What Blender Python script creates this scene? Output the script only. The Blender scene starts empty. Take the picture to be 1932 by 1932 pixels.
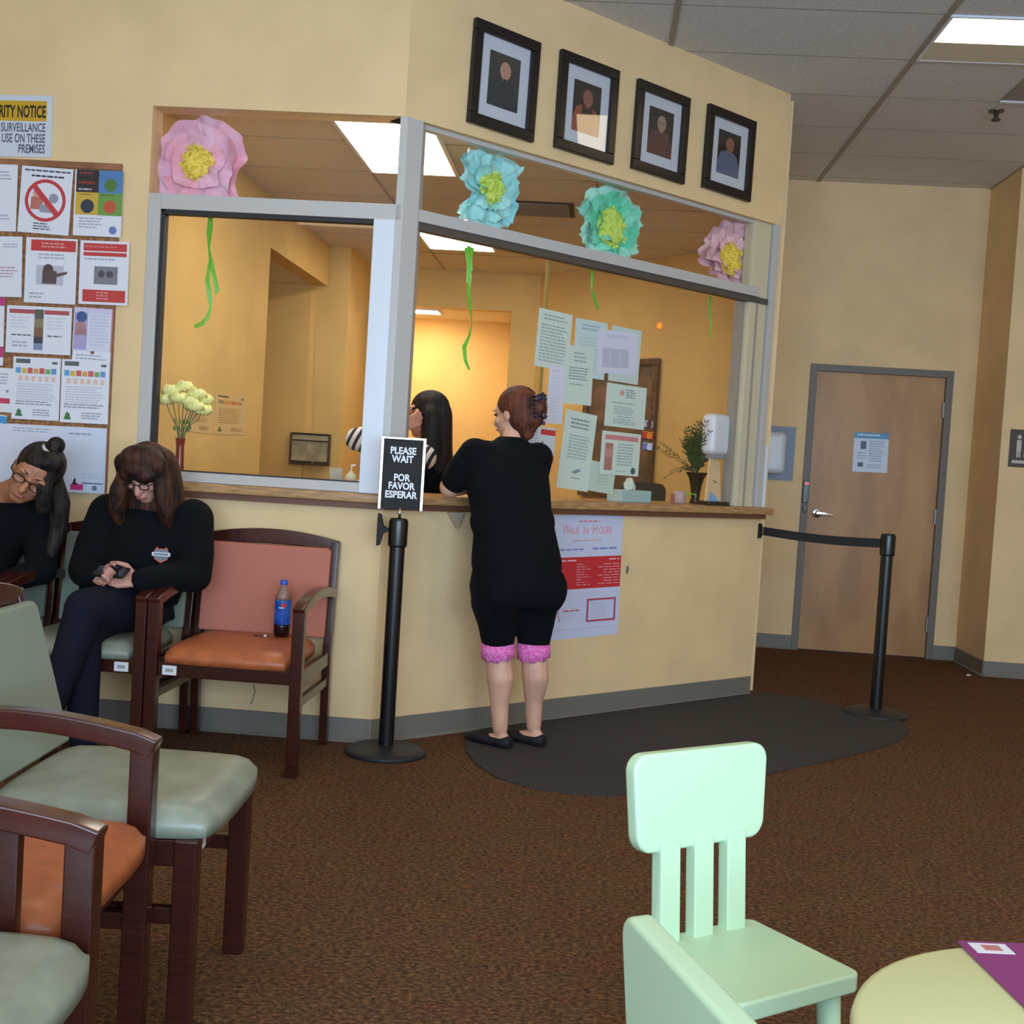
import bpy, bmesh, math, random
from mathutils import Vector as V, Matrix, noise
from math import sin, cos, pi, radians, sqrt
random.seed(7)
SC = bpy.context.scene
COL = SC.collection

# ------------------------------------------------------------ camera
FPX, CAM = 2260.65, V((0.8827, -5.0327, 1.2388))
YAW, PITCH, ROLL = -0.0662, -0.0418, 0.0616
cd = V((sin(YAW)*cos(PITCH), cos(YAW)*cos(PITCH), sin(PITCH)))
cr0 = V((cos(YAW), -sin(YAW), 0)); cu0 = cr0.cross(cd)
cr = cr0*cos(ROLL)+cu0*sin(ROLL); cu = cu0*cos(ROLL)-cr0*sin(ROLL)
cam_data = bpy.data.cameras.new('camera'); cam = bpy.data.objects.new('camera', cam_data)
COL.objects.link(cam); SC.camera = cam
cam_data.sensor_width = 36; cam_data.lens = 36*FPX/1932; cam_data.clip_start = .02
cam.matrix_world = Matrix(((cr.x, cu.x, -cd.x, CAM.x), (cr.y, cu.y, -cd.y, CAM.y), (cr.z, cu.z, -cd.z, CAM.z), (0, 0, 0, 1)))

# ------------------------------------------------------------ world, lights, exposure
w = bpy.data.worlds.new('daylight'); SC.world = w; w.use_nodes = True
bg = w.node_tree.nodes['Background']; bg.inputs[0].default_value = (.62, .78, 1, 1); bg.inputs[1].default_value = 1.2
SC.view_settings.view_transform = 'Standard'; SC.view_settings.look = 'None'
SC.view_settings.exposure = 0; SC.view_settings.gamma = 1; SC.view_settings.use_curve_mapping = False
def area(name, loc, sx, sy, rot, energy, color):
    l = bpy.data.lights.new(name, 'AREA'); l.shape = 'RECTANGLE'; l.size = sx; l.size_y = sy; l.energy = energy; l.color = color
    o = bpy.data.objects.new(name, l); COL.objects.link(o); o.location = loc; o.rotation_euler = rot; return o
area('window_daylight', (1.9, -7.35, 1.55), 6.0, 1.9, (radians(96), 0, 0), 430, (.54, .76, 1))
EMI_WAIT, EMI_OFF, EMI_HALL = 5.5, 12.5, 60

# ------------------------------------------------------------ pixel rays onto the real wall planes (frame of 1932)
def ray(px, py): return cd + cr*((px-966)/FPX) - cu*((py-966)/FPX)
def hit(px, py, n, o):
    v = ray(px, py); return CAM + v*(((V(o)-CAM).dot(V(n)))/v.dot(V(n)))
def atY(px, py, y=0): return hit(px, py, (0, 1, 0), (0, y, 0))
def atZ(px, py, z=0): return hit(px, py, (0, 0, 1), (0, 0, z))
S = sqrt(.5)
def frame(o, u):
    u = V(u).normalized(); n = u.cross(V((0, 0, 1)))
    return Matrix(((u.x, 0, n.x, o[0]), (u.y, 0, n.y, o[1]), (0, 1, n.z, o[2]), (0, 0, 0, 1)))
FL = frame((0, 0, 0), (1, 0, 0)); FD = frame((0, 0, 0), (1, 1, 0)); FDOOR = frame((0, 3.785, 0), (1, 0, 0))
def onF(F, px, py, off=0):
    n = V((F[0][2], F[1][2], F[2][2])); o = V((F[0][3], F[1][3], F[2][3]))+n*off
    p = F.inverted() @ hit(px, py, n, o); return V((p.x, p.y))

# ------------------------------------------------------------ materials
def lin(c):
    c = [x/255 for x in c]; return tuple((x/12.92 if x <= .04045 else ((x+.055)/1.055)**2.4) for x in c)+(1,)
MC = {}
def mat(name, rgb, rough=.6, metal=0, var=0, vscale=30, bump=0, bscale=200, stretch=(1, 1, 1), rgb2=None, spec=.5, emit=0, wave=False, coat=0):
    if name in MC: return MC[name]
    m = bpy.data.materials.new(name); m.use_nodes = True; nt = m.node_tree; b = nt.nodes['Principled BSDF']
    b.inputs['Base Color'].default_value = lin(rgb); b.inputs['Roughness'].default_value = rough; b.inputs['Metallic'].default_value = metal
    b.inputs['Specular IOR Level'].default_value = spec
    if coat: b.inputs['Coat Weight'].default_value = coat; b.inputs['Coat Roughness'].default_value = .15
    if emit:
        b.inputs['Emission Color'].default_value = lin(rgb); b.inputs['Emission Strength'].default_value = emit
    if var or rgb2 or bump:
        tc = nt.nodes.new('ShaderNodeTexCoord'); mp = nt.nodes.new('ShaderNodeMapping'); mp.inputs['Scale'].default_value = stretch
        nt.links.new(tc.outputs['Object'], mp.inputs[0])
    if var or rgb2:
        n = nt.nodes.new('ShaderNodeTexNoise'); n.inputs['Scale'].default_value = vscale; n.inputs['Detail'].default_value = 6
        nt.links.new(mp.outputs[0], n.inputs['Vector'])
        r = nt.nodes.new('ShaderNodeValToRGB'); nt.links.new(n.outputs[0], r.inputs[0])
        c2 = rgb2 or [max(0, x*(1-var)) for x in rgb]; c1 = rgb if rgb2 else [min(255, x*(1+var)) for x in rgb]
        r.color_ramp.elements[0].position = .38; r.color_ramp.elements[0].color = lin(c2)
        r.color_ramp.elements[1].position = .62; r.color_ramp.elements[1].color = lin(c1)
        nt.links.new(r.outputs[0], b.inputs['Base Color'])
    if bump:
        n2 = nt.nodes.new('ShaderNodeTexNoise'); n2.inputs['Scale'].default_value = bscale; n2.inputs['Detail'].default_value = 4
        nt.links.new(mp.outputs[0], n2.inputs['Vector']); bp = nt.nodes.new('ShaderNodeBump'); bp.inputs['Strength'].default_value = bump; bp.inputs['Distance'].default_value = .01
        nt.links.new(n2.outputs[0], bp.inputs['Height']); nt.links.new(bp.outputs[0], b.inputs['Normal'])
    MC[name] = m; return m
def flat(rgb, rough=.6):
    rgb = tuple(int(x) for x in rgb); return mat('print_%d_%d_%d' % rgb, rgb, rough)
def glass_mat(name, refl=.06, tint=(1, 1, 1, 1)):
    if name in MC: return MC[name]
    m = bpy.data.materials.new(name); m.use_nodes = True; nt = m.node_tree; nt.nodes.clear()
    o = nt.nodes.new('ShaderNodeOutputMaterial'); mx = nt.nodes.new('ShaderNodeMixShader'); t = nt.nodes.new('ShaderNodeBsdfTransparent'); g = nt.nodes.new('ShaderNodeBsdfGlossy')
    t.inputs[0].default_value = tint; g.inputs['Roughness'].default_value = .02
    fr = nt.nodes.new('ShaderNodeLayerWeight'); fr.inputs[0].default_value = .5
    pw = nt.nodes.new('ShaderNodeMath'); pw.operation = 'POWER'; pw.inputs[1].default_value = 4
    mul = nt.nodes.new('ShaderNodeMath'); mul.operation = 'MULTIPLY_ADD'; mul.inputs[1].default_value = .7; mul.inputs[2].default_value = refl; mul.use_clamp = True
    nt.links.new(fr.outputs['Facing'], pw.inputs[0]); nt.links.new(pw.outputs[0], mul.inputs[0]); nt.links.new(mul.outputs[0], mx.inputs[0])
    nt.links.new(t.outputs[0], mx.inputs[1]); nt.links.new(g.outputs[0], mx.inputs[2]); nt.links.new(mx.outputs[0], o.inputs[0])
    MC[name] = m; return m

M_PAINT = mat('wall_paint', (232, 199, 150), .75, var=.02, vscale=3, bump=.04, bscale=300)
M_PAINT_BOUNCE = mat('wall_paint_yellow_bounce', (224, 187, 116), .75, var=.02, vscale=3, bump=.04, bscale=300)  # same wall paint, with the office's yellow bounce light put into the colour
M_BASE = mat('cove_base_rubber', (118, 113, 104), .5)
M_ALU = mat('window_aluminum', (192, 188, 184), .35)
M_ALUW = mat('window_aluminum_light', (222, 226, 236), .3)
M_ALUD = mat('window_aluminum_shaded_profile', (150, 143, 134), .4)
M_GASK = mat('window_gasket', (38, 36, 38), .6)
M_GLASS = glass_mat('window_glass', .025)
M_WOOD = mat('mahogany', (56, 21, 15), .28, var=.10, vscale=9, stretch=(1, 1, 14), coat=.3)
M_WOODX = mat('mahogany_arm', (64, 25, 18), .25, var=.08, vscale=9, stretch=(12, 1, 1), coat=.4)
M_BLACK = mat('black_satin', (12, 13, 16), .35, coat=.2)
M_BLACKM = mat('black_matte', (20, 20, 22), .7)
M_CHROME = mat('chrome', (215, 218, 222), .15, 1)
M_PAPER = mat('white_paper', (226, 226, 234), .45)
M_PAPERC = mat('cyan_white_paper', (206, 222, 214), .5)
M_KID = mat('light_green_plastic', (198, 226, 190), .42, bump=.02, bscale=400)
M_KIDT = mat('light_green_table_plastic', (220, 222, 168), .42)

# ------------------------------------------------------------ mesh builder
class MB:
    def __init__(s): s.v = []; s.f = []; s.m = []
    def add(s, vs, fs, mi=0, T=None):
        n = len(s.v); s.v += [tuple(T @ V(p)) if T else tuple(p) for p in vs]
        for f in fs: s.f.append(tuple(n+i for i in f)); s.m.append(mi)
        return s
    def box(s, x0, x1, y0, y1, z0, z1, mi=0, T=None):
        return s.add([(x, y, z) for x in (x0, x1) for y in (y0, y1) for z in (z0, z1)],
                     [(0, 1, 3, 2), (4, 6, 7, 5), (0, 4, 5, 1), (2, 3, 7, 6), (0, 2, 6, 4), (1, 5, 7, 3)], mi, T)
    def hexa(s, a, b, mi=0):   # two quads of 4 points, a bottom, b top
        return s.add(list(a)+list(b), [(0, 3, 2, 1), (4, 5, 6, 7), (0, 1, 5, 4), (1, 2, 6, 5), (2, 3, 7, 6), (3, 0, 4, 7)], mi)
    def prism(s, pts, d0, d1, axis=2, mi=0, T=None):
        n = len(pts)
        def P(p, d): return (p[0], p[1], d) if axis == 2 else ((p[0], d, p[1]) if axis == 1 else (d, p[0], p[1]))
        fs = [tuple(range(n))[::-1], tuple(range(n, 2*n))]+[(i, (i+1) % n, n+(i+1) % n, n+i) for i in range(n)]
        return s.add([P(p, d0) for p in pts]+[P(p, d1) for p in pts], fs, mi, T)
    def sweep(s, path, w, h, mi=0, side=None, up=None):   # rectangular section along a path
        path = [V(p) for p in path]; vs = []; n = len(path)
        for i, p in enumerate(path):
            t = (path[min(i+1, n-1)]-path[max(i-1, 0)]).normalized()
            sd = V(side) if side else t.cross(V((0, 0, 1))).normalized()
            u = sd.cross(t).normalized()
            ww = w[i] if isinstance(w, (list, tuple)) else w; hh = h[i] if isinstance(h, (list, tuple)) else h
            for a, b in ((-1, -1), (1, -1), (1, 1), (-1, 1)): vs.append(p+sd*a*ww/2+u*b*hh/2)
        fs = [(0, 1, 2, 3), tuple(4*(n-1)+k for k in (3, 2, 1, 0))]
        for i in range(n-1):
            for k in range(4): fs.append((4*i+k, 4*i+4+k, 4*i+4+(k+1) % 4, 4*i+(k+1) % 4))
        return s.add(vs, fs, mi)
    def tube(s, path, r, seg=8, mi=0, T=None):
        path = [V(p) for p in path]; n = len(path); vs = []; prev = None
        for i, p in enumerate(path):
            t = (path[min(i+1, n-1)]-path[max(i-1, 0)]).normalized()
            a = prev-t*prev.dot(t) if prev else t.orthogonal()
            if a.length < 1e-6: a = t.orthogonal()
            a.normalize(); prev = a; b = t.cross(a); rr = r[i] if isinstance(r, (list, tuple)) else r
            for k in range(seg): vs.append(p+a*cos(2*pi*k/seg)*rr+b*sin(2*pi*k/seg)*rr)
        fs = [tuple(range(seg))[::-1], tuple(range((n-1)*seg, n*seg))]
        for i in range(n-1):
            for k in range(seg): fs.append((i*seg+k, i*seg+(k+1) % seg, (i+1)*seg+(k+1) % seg, (i+1)*seg+k))
        return s.add(vs, fs, mi, T)
    def lathe(s, prof, seg=32, mi=0, T=None, c=(0, 0)):
        vs = []; fs = []; n = len(prof)
        for r, z in prof:
            for k in range(seg): vs.append((c[0]+max(r, 1e-5)*cos(2*pi*k/seg), c[1]+max(r, 1e-5)*sin(2*pi*k/seg), z))
        for i in range(n-1):
            for k in range(seg): fs.append((i*seg+k, i*seg+(k+1) % seg, (i+1)*seg+(k+1) % seg, (i+1)*seg+k))
        fs += [tuple(range(seg))[::-1], tuple(range((n-1)*seg, n*seg))]
        return s.add(vs, fs, mi, T)
    def ell(s, c, r, R=None, seg=16, rings=10, mi=0):
        vs = []; fs = []; c = V(c); r = (r, r, r) if not hasattr(r, '__len__') else r
        for i in range(rings+1):
            t = pi*(i+.0001)/(rings+.0002)
            for k in range(seg):
                p = V((r[0]*sin(t)*cos(2*pi*k/seg), r[1]*sin(t)*sin(2*pi*k/seg), -r[2]*cos(t))); vs.append(c+(R @ p if R else p))
        for i in range(rings):
            for k in range(seg): fs.append((i*seg+k, i*seg+(k+1) % seg, (i+1)*seg+(k+1) % seg, (i+1)*seg+k))
        fs += [tuple(range(seg))[::-1], tuple(range(rings*seg, (rings+1)*seg))]
        return s.add(vs, fs, mi)
    def cap(s, p1, r1, p2, r2, seg=14):
        p1, p2 = V(p1), V(p2); t = (p2-p1); L = t.length; t = t/L if L > 1e-6 else V((0, 0, 1)); a = t.orthogonal().normalized(); b = t.cross(a)
        rings = [(p1-t*r1*cos(q), r1*sin(q)) for q in (.05, .4, .8, 1.2)]+[(p1, r1), (p2, r2)]+[(p2+t*r2*cos(q), r2*sin(q)) for q in (1.2, .8, .4, .05)]
        vs = []; fs = []
        for c, r in rings:
            for k in range(seg): vs.append(c+a*cos(2*pi*k/seg)*r+b*sin(2*pi*k/seg)*r)
        n = len(rings)
        for i in range(n-1):
            for k in range(seg): fs.append((i*seg+k, i*seg+(k+1) % seg, (i+1)*seg+(k+1) % seg, (i+1)*seg+k))
        fs += [tuple(range(seg))[::-1], tuple(range((n-1)*seg, n*seg))]
        return s.add(vs, fs)
    def chain(s, pts):
        for (a, ra), (b, rb) in zip(pts, pts[1:]): s.cap(a, ra, b, rb)
        return s
    def loft(s, rings, seg=24):   # rings: centre, half-width vector, half-depth vector
        vs = []; fs = []; n = len(rings)
        for c, a, b in rings:
            c, a, b = V(c), V(a), V(b)
            for k in range(seg): vs.append(c+a*cos(2*pi*k/seg)+b*sin(2*pi*k/seg))
        for i in range(n-1):
            for k in range(seg): fs.append((i*seg+k, i*seg+(k+1) % seg, (i+1)*seg+(k+1) % seg, (i+1)*seg+k))
        fs += [tuple(range(seg))[::-1], tuple(range((n-1)*seg, n*seg))]
        return s.add(vs, fs)
    def build(s, name, mats, parent=None, M=None, bevel=0, smooth=False, bseg=2, fixn=True):
        me = bpy.data.meshes.new(name); me.from_pydata([tuple(p) for p in s.v], [], s.f)
        mats = mats if isinstance(mats, (list, tuple)) else [mats]
        for m in mats: me.materials.append(m)
        me.polygons.foreach_set('material_index', s.m)
        if fixn:
            bm = bmesh.new(); bm.from_mesh(me); bmesh.ops.recalc_face_normals(bm, faces=bm.faces); bm.to_mesh(me); bm.free()
        if smooth: me.shade_smooth()
        me.update()
        o = bpy.data.objects.new(name, me); COL.objects.link(o)
        if parent: o.parent = parent
        if M is not None: o.matrix_local = M
        if bevel:
            b = o.modifiers.new('bevel', 'BEVEL'); b.width = bevel; b.segments = bseg; b.limit_method = 'ANGLE'; b.angle_limit = radians(40)
            me.shade_smooth(); 
            wn = o.modifiers.new('wn', 'WEIGHTED_NORMAL'); wn.keep_sharp = False
        return o
    def blob(s, name, m, parent=None, voxel=.006, it=5, M=None):   # union of the overlapping solids as one skin
        o = s.build(name, m, None)
        r = o.modifiers.new('r', 'REMESH'); r.mode = 'VOXEL'; r.voxel_size = voxel; r.use_smooth_shade = True
        if it: q = o.modifiers.new('s', 'SMOOTH'); q.factor = .5; q.iterations = it
        dg = bpy.context.evaluated_depsgraph_get(); me = bpy.data.meshes.new_from_object(o.evaluated_get(dg), depsgraph=dg)
        old = o.data; o.modifiers.clear(); o.data = me; bpy.data.meshes.remove(old); me.name = name
        me.shade_smooth()
        if parent: o.parent = parent
        if M is not None: o.matrix_local = M
        return o
def tag(o, label, cat, group=None, kind=None):
    o['label'] = label; o['category'] = cat
    if group: o['group'] = group
    if kind: o['kind'] = kind
    return o
def empty(name, label, cat, loc=(0, 0, 0), rz=0, group=None, M=None):
    o = bpy.data.objects.new(name, None); COL.objects.link(o); o.empty_display_size = .1
    if M is not None: o.matrix_world = M
    else: o.location = loc; o.rotation_euler = (0, 0, rz)
    return tag(o, label, cat, group)
def struct(o): o['kind'] = 'structure'; return o
def dup(root, loc=None, rz=None, label=None):
    def cp(o, parent):
        c = o.copy(); COL.objects.link(c)
        if parent: c.parent = parent
        for ch in [x for x in bpy.data.objects if x.parent == o]: cp(ch, c)
        return c
    c = cp(root, None)
    if loc is not None: c.location = loc
    if rz is not None: c.rotation_euler = (0, 0, rz)
    if label: c['label'] = label
    return c
TXT = {}
def text(mb, s, x, y, size, mi, z=.0, align='CENTER', bold=0, sx=1):
    cu_ = bpy.data.curves.new('t', 'FONT'); cu_.body = s; cu_.size = size; cu_.align_x = align; cu_.offset = bold*size; cu_.resolution_u = 3
    o = bpy.data.objects.new('t', cu_); COL.objects.link(o)
    dg = bpy.context.evaluated_depsgraph_get(); me = bpy.data.meshes.new_from_object(o.evaluated_get(dg))
    mb.add([(x+v.co.x*sx, y+v.co.y, z) for v in me.vertices], [tuple(p.vertices) for p in me.polygons], mi)
    bpy.data.objects.remove(o); bpy.data.curves.remove(cu_); bpy.data.meshes.remove(me)
def disc(mb, x, y, r, mi, z, r0=0, seg=28, a0=0, a1=2*pi, ry=None):
    ry = ry or r; pts = [(cos(a0+(a1-a0)*k/seg), sin(a0+(a1-a0)*k/seg)) for k in range(seg+1)]
    if r0 <= 0: mb.add([(x, y, z)]+[(x+r*c, y+ry*s_, z) for c, s_ in pts], [(0, k+1, k+2) for k in range(seg)], mi)
    else: mb.add([(x+r*c, y+ry*s_, z) for c, s_ in pts]+[(x+r0*c, y+r0*ry/r*s_, z) for c, s_ in pts], [(k, k+1, seg+2+k, seg+1+k) for k in range(seg)], mi)

# ------------------------------------------------------------ printed sheets
def sheet(F, quad, off, label, design=(), base=(226, 226, 234), name='paper_notice', cat='notice', group='', thick=.0009, rough=.4):
    P = [onF(F, q[0], q[1], off) for q in quad]   # TL TR BR BL
    c = sum(P, V((0, 0)))/4; wd = ((P[1]-P[0]).length+(P[2]-P[3]).length)/2; ht = ((P[0]-P[3]).length+(P[1]-P[2]).length)/2
    up = ((P[0]-P[3])+(P[1]-P[2])); ang = math.atan2(up.y, up.x)-pi/2
    mb = MB(); mats = [mat('sheet_%d_%d_%d' % tuple(base), base, rough)]; idx = {}
    def mi(col):
        if col not in idx: mats.append(flat(col, .45)); idx[col] = len(mats)-1
        return idx[col]
    mb.box(-wd/2, wd/2, -ht/2, ht/2, 0, thick); z = thick+.0003
    rnd = random.Random(str(label))
    for d in design:
        k = d[0]; X = lambda t: (t-.5)*wd; Y = lambda t: (.5-t)*ht
        if k == 'b': mb.add([(X(d[1]), Y(d[4]), z), (X(d[3]), Y(d[4]), z), (X(d[3]), Y(d[2]), z), (X(d[1]), Y(d[2]), z)], [(0, 1, 2, 3)], mi(d[5]))
        elif k == 't':
            n = d[5]; h = (d[4]-d[2])/n
            for i in range(n):
                x = d[1]; end = d[3]-(rnd.random()*.25*(d[3]-d[1]) if len(d) < 8 else 0)
                while x < end-.01:
                    x2 = min(end, x+rnd.uniform(.04, .13)); y = d[2]+h*i
                    mb.add([(X(x), Y(y+h*.5), z), (X(x2), Y(y+h*.5), z), (X(x2), Y(y+h*.05), z), (X(x), Y(y+h*.05), z)], [(0, 1, 2, 3)], mi(d[6])); x = x2+.018
        elif k == 'o': disc(mb, X(d[1]), Y(d[2]), d[3]*wd, mi(d[4]), z)
        elif k == 'r': disc(mb, X(d[1]), Y(d[2]), d[3]*wd, mi(d[5]), z, r0=d[4]*wd)
        elif k == 'q': mb.add([(X(a), Y(b), z) for a, b in d[1]], [tuple(range(len(d[1])))], mi(d[2]))
        elif k == 's': text(mb, d[1], X(d[2]), Y(d[3]), d[4]*ht, mi(d[5]), z, align=d[6] if len(d) > 6 else 'CENTER', bold=d[7] if len(d) > 7 else 0, sx=d[8] if len(d) > 8 else 1)
        z += .00012
    o = mb.build(name, mats, fixn=False)
    o.matrix_world = F @ Matrix.Translation((c.x, c.y, off)) @ Matrix.Rotation(ang, 4, 'Z')
    return tag(o, label, cat, group or None)
# ============================================================ room shell
H, HH, LD, YB = 3.384, 2.6535, 2.607, 3.785
TH = .12                                   # wall thickness
XW0 = -1.082                               # left edge of the front window
def carpet():
    m = bpy.data.materials.new('brown_carpet'); m.use_nodes = True; nt = m.node_tree; b = nt.nodes['Principled BSDF']; b.inputs['Roughness'].default_value = .95; b.inputs['Specular IOR Level'].default_value = .1
    tc = nt.nodes.new('ShaderNodeTexCoord'); mp = nt.nodes.new('ShaderNodeMapping'); mp.inputs['Scale'].default_value = (1, 1.35, 1); nt.links.new(tc.outputs['Object'], mp.inputs[0])
    n = nt.nodes.new('ShaderNodeTexNoise'); n.inputs['Scale'].default_value = 64; n.inputs['Detail'].default_value = 5; n.inputs['Roughness'].default_value = .75; nt.links.new(mp.outputs[0], n.inputs['Vector'])
    r = nt.nodes.new('ShaderNodeValToRGB'); e = r.color_ramp.elements; e[0].position = .36; e[0].color = lin((62, 47, 37)); e[1].position = .66; e[1].color = lin((160, 114, 78))
    x = e.new(.5); x.color = lin((106, 76, 55)); nt.links.new(n.outputs[0], r.inputs[0])
    n2 = nt.nodes.new('ShaderNodeTexNoise'); n2.inputs['Scale'].default_value = 9; n2.inputs['Detail'].default_value = 4; nt.links.new(tc.outputs['Object'], n2.inputs['Vector'])
    mx = nt.nodes.new('ShaderNodeMix'); mx.data_type = 'RGBA'; mx.blend_type = 'MULTIPLY'; mx.inputs[0].default_value = .4
    nt.links.new(r.outputs[0], mx.inputs[6]); nt.links.new(n2.outputs[1], mx.inputs[7]); nt.links.new(mx.outputs[2], b.inputs['Base Color'])
    bp = nt.nodes.new('ShaderNodeBump'); bp.inputs['Strength'].default_value = .5; bp.inputs['Distance'].default_value = .004; nt.links.new(n.outputs[0], bp.inputs['Height']); nt.links.new(bp.outputs[0], b.inputs['Normal'])
    return m
def tile_mat():
    m = bpy.data.materials.new('ceiling_tile'); m.use_nodes = True; nt = m.node_tree; b = nt.nodes['Principled BSDF']; b.inputs['Roughness'].default_value = .9
    tc = nt.nodes.new('ShaderNodeTexCoord'); n = nt.nodes.new('ShaderNodeTexNoise'); n.inputs['Scale'].default_value = 90; nt.links.new(tc.outputs['Object'], n.inputs['Vector'])
    r = nt.nodes.new('ShaderNodeValToRGB'); r.color_ramp.elements[0].position = .35; r.color_ramp.elements[0].color = lin((206, 202, 200)); r.color_ramp.elements[1].position = .6; r.color_ramp.elements[1].color = lin((222, 218, 215))
    nt.links.new(n.outputs[0], r.inputs[0]); nt.links.new(r.outputs[0], b.inputs['Base Color']); return m
M_TILE = tile_mat(); M_TBAR = mat('ceiling_grid_bar', (160, 148, 134), .6); M_TBARL = mat('ceiling_grid_bar_thin', (158, 148, 140), .6)
struct(MB().box(-3.3, 6.1, -7.6, 6.0, -.1, 0).build('floor', carpet()))
struct(MB().box(-3.3, 6.1, -7.6, 6.0, H, H+.1).build('ceiling', M_TILE))
g = MB()
x = 2.35-1.22*4
while x < 6: g.box(x-.014, x+.014, -7.5, 3.78, H-.006, H+.001); x += 1.22
struct(g.build('trim_1', M_TBAR))
g = MB(); y = .6-.61*13
while y < 3.7: g.box(-3.2, 6, y-.005, y+.005, H-.0012, H+.001); y += .61
struct(g.build('trim_2', M_TBARL))
# front wall with the window and the counter corner
def wall(name, boxes, m=M_PAINT, F=None):
    mb = MB()
    for b in boxes: mb.box(*b)
    o = mb.build(name, m);
    if F is not None: o.matrix_world = F
    return struct(o)
wall('wall_front', [(-3.2, XW0, 0, TH, 0, H), (XW0, -.0, 0, TH, 0, 1.03), (XW0, -.0, 0, TH, HH, H)])
wall('wall_diagonal', [(0, LD, 0, 1.03, -TH, 0), (0, LD, HH, H, -TH, 0)], F=FD)
wall('wall_back', [(1.84, 2.392, YB, YB+TH, 0, H), (2.392, 3.406, YB, YB+TH, 2.08, H), (3.406, 3.565+TH, YB, YB+TH, 0, H)])
wall('wall_jog', [(3.565, 3.565+TH, 3.153, YB, 0, H)])
wall('wall_right', [(3.565+TH, 6.1, 3.153, 3.153+TH, 0, H)])
wall('wall_side', [(6, 6.1, -7.5, 3.153, 0, H)])
wall('wall_left', [(-3.3, -3.2, -7.5, .12, 0, H)])
wall('wall_rear', [(-3.2, -1.2, -7.6, -7.5, 0, H), (5.1, 6, -7.6, -7.5, 0, H), (-1.2, 5.1, -7.6, -7.5, 0, .55), (-1.2, 5.1, -7.6, -7.5, 2.6, H)])
wall('wall_return', [(1.845, 1.88, 1.96, YB, 0, H)])
# rear window the daylight comes through
r = MB()
for x in (-1.2, .86, 2.93, 5.05): r.box(x, x+.05, -7.58, -7.52, .55, 2.6)
r.box(-1.2, 5.1, -7.58, -7.52, .55, .6).box(-1.2, 5.1, -7.58, -7.52, 2.55, 2.6)
struct(r.build('window_3', M_ALU))
# cove bases
def base(name, F, u0, u1):
    o = MB().prism([(.0, 0), (.016, 0), (.007, .012), (.006, .1), (0, .103)], u0, u1, axis=0).build(name, M_BASE)
    # local: x along, y outward, z up
    T = Matrix(((F[0][0], F[0][2], 0, F[0][3]), (F[1][0], F[1][2], 0, F[1][3]), (0, 0, 1, 0), (0, 0, 0, 1)))
    o.matrix_world = T; return struct(o)
base('baseboard_front', FL, -3.2, -.002); base('baseboard_diagonal', FD, 0, LD); base('baseboard_back', FDOOR, 1.88, 2.392)
base('baseboard_back_right', FDOOR, 3.406, 3.565); base('baseboard_right', frame((0, 3.153, 0), (1, 0, 0)), 3.565, 6)
base('baseboard_jog', frame((3.565, 3.785, 0), (0, -1, 0)), 0, .632)
# ---- office shell
OC = 2.74
M_OCEIL = mat('office_ceiling_tile', (226, 214, 196), .9, var=.02, vscale=90)
struct(MB().prism([(-1.17, .125), (.05, .125), (1.84, 1.915), (1.84, 4.7), (-1.17, 4.7)], OC, OC+.05).build('ceiling_office', M_OCEIL))
g = MB()
for yy in (.75, 1.36, 1.97, 2.58, 3.19, 3.8): g.box(-1.14, min(yy-.19, 1.7), yy-.006, yy+.006, OC-.003, OC+.001)
for xx in (-.41, .8): g.box(xx-.008, xx+.008, .2 if xx < 0 else 1.0, 4.55, OC-.004, OC+.001)
struct(g.build('trim_3', mat('office_grid', (178, 160, 132), .7)))
struct(MB().box(-2.4, -1.271, 2.0, 3.8, 2.44, 2.48).box(-1.0, .2, 4.701, 5.5, 2.44, 2.48).build('ceiling_recess', M_OCEIL))
wall('wall_office_left', [(-1.27, -1.15, .12, 2.145, 0, OC), (-1.27, -1.15, 2.145, 3.7, 2.44, OC), (-1.27, -1.0, 3.75, 4.62, 0, OC)], M_PAINT_BOUNCE)
wall('wall_office_alcove', [(-2.5, -1.27, 3.7, 3.8, 0, OC), (-2.5, -2.4, 2.0, 3.7, 0, OC), (-2.4, -1.27, 2.0, 2.1, 0, OC)], M_PAINT_BOUNCE)
wall('wall_office_back', [(-1.0, -.72, 4.6, 4.7, 0, OC), (.14, .6, 4.6, 4.7, 0, OC), (-.72, .14, 4.6, 4.7, 2.44, OC)], M_PAINT_BOUNCE)
wall('wall_office_hall', [(-1.0, .2, 5.42, 5.5, 0, 2.46), (.14, .2, 4.7, 5.42, 0, 2.46), (-1.0, -.94, 4.7, 5.42, 0, 2.46)], M_PAINT_BOUNCE)
FR = frame((.36, 4.6, 0), (1.12, -1.32, 0))        # right-hand office wall, local u along it
o = MB().box(0, 2.32, 0, OC, -.08, 0).build('wall_office_right', M_PAINT_BOUNCE); o.matrix_world = FR; struct(o)
o = MB().box(-3.2, 6, 0, 0, 0, 0) if 0 else None
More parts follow.
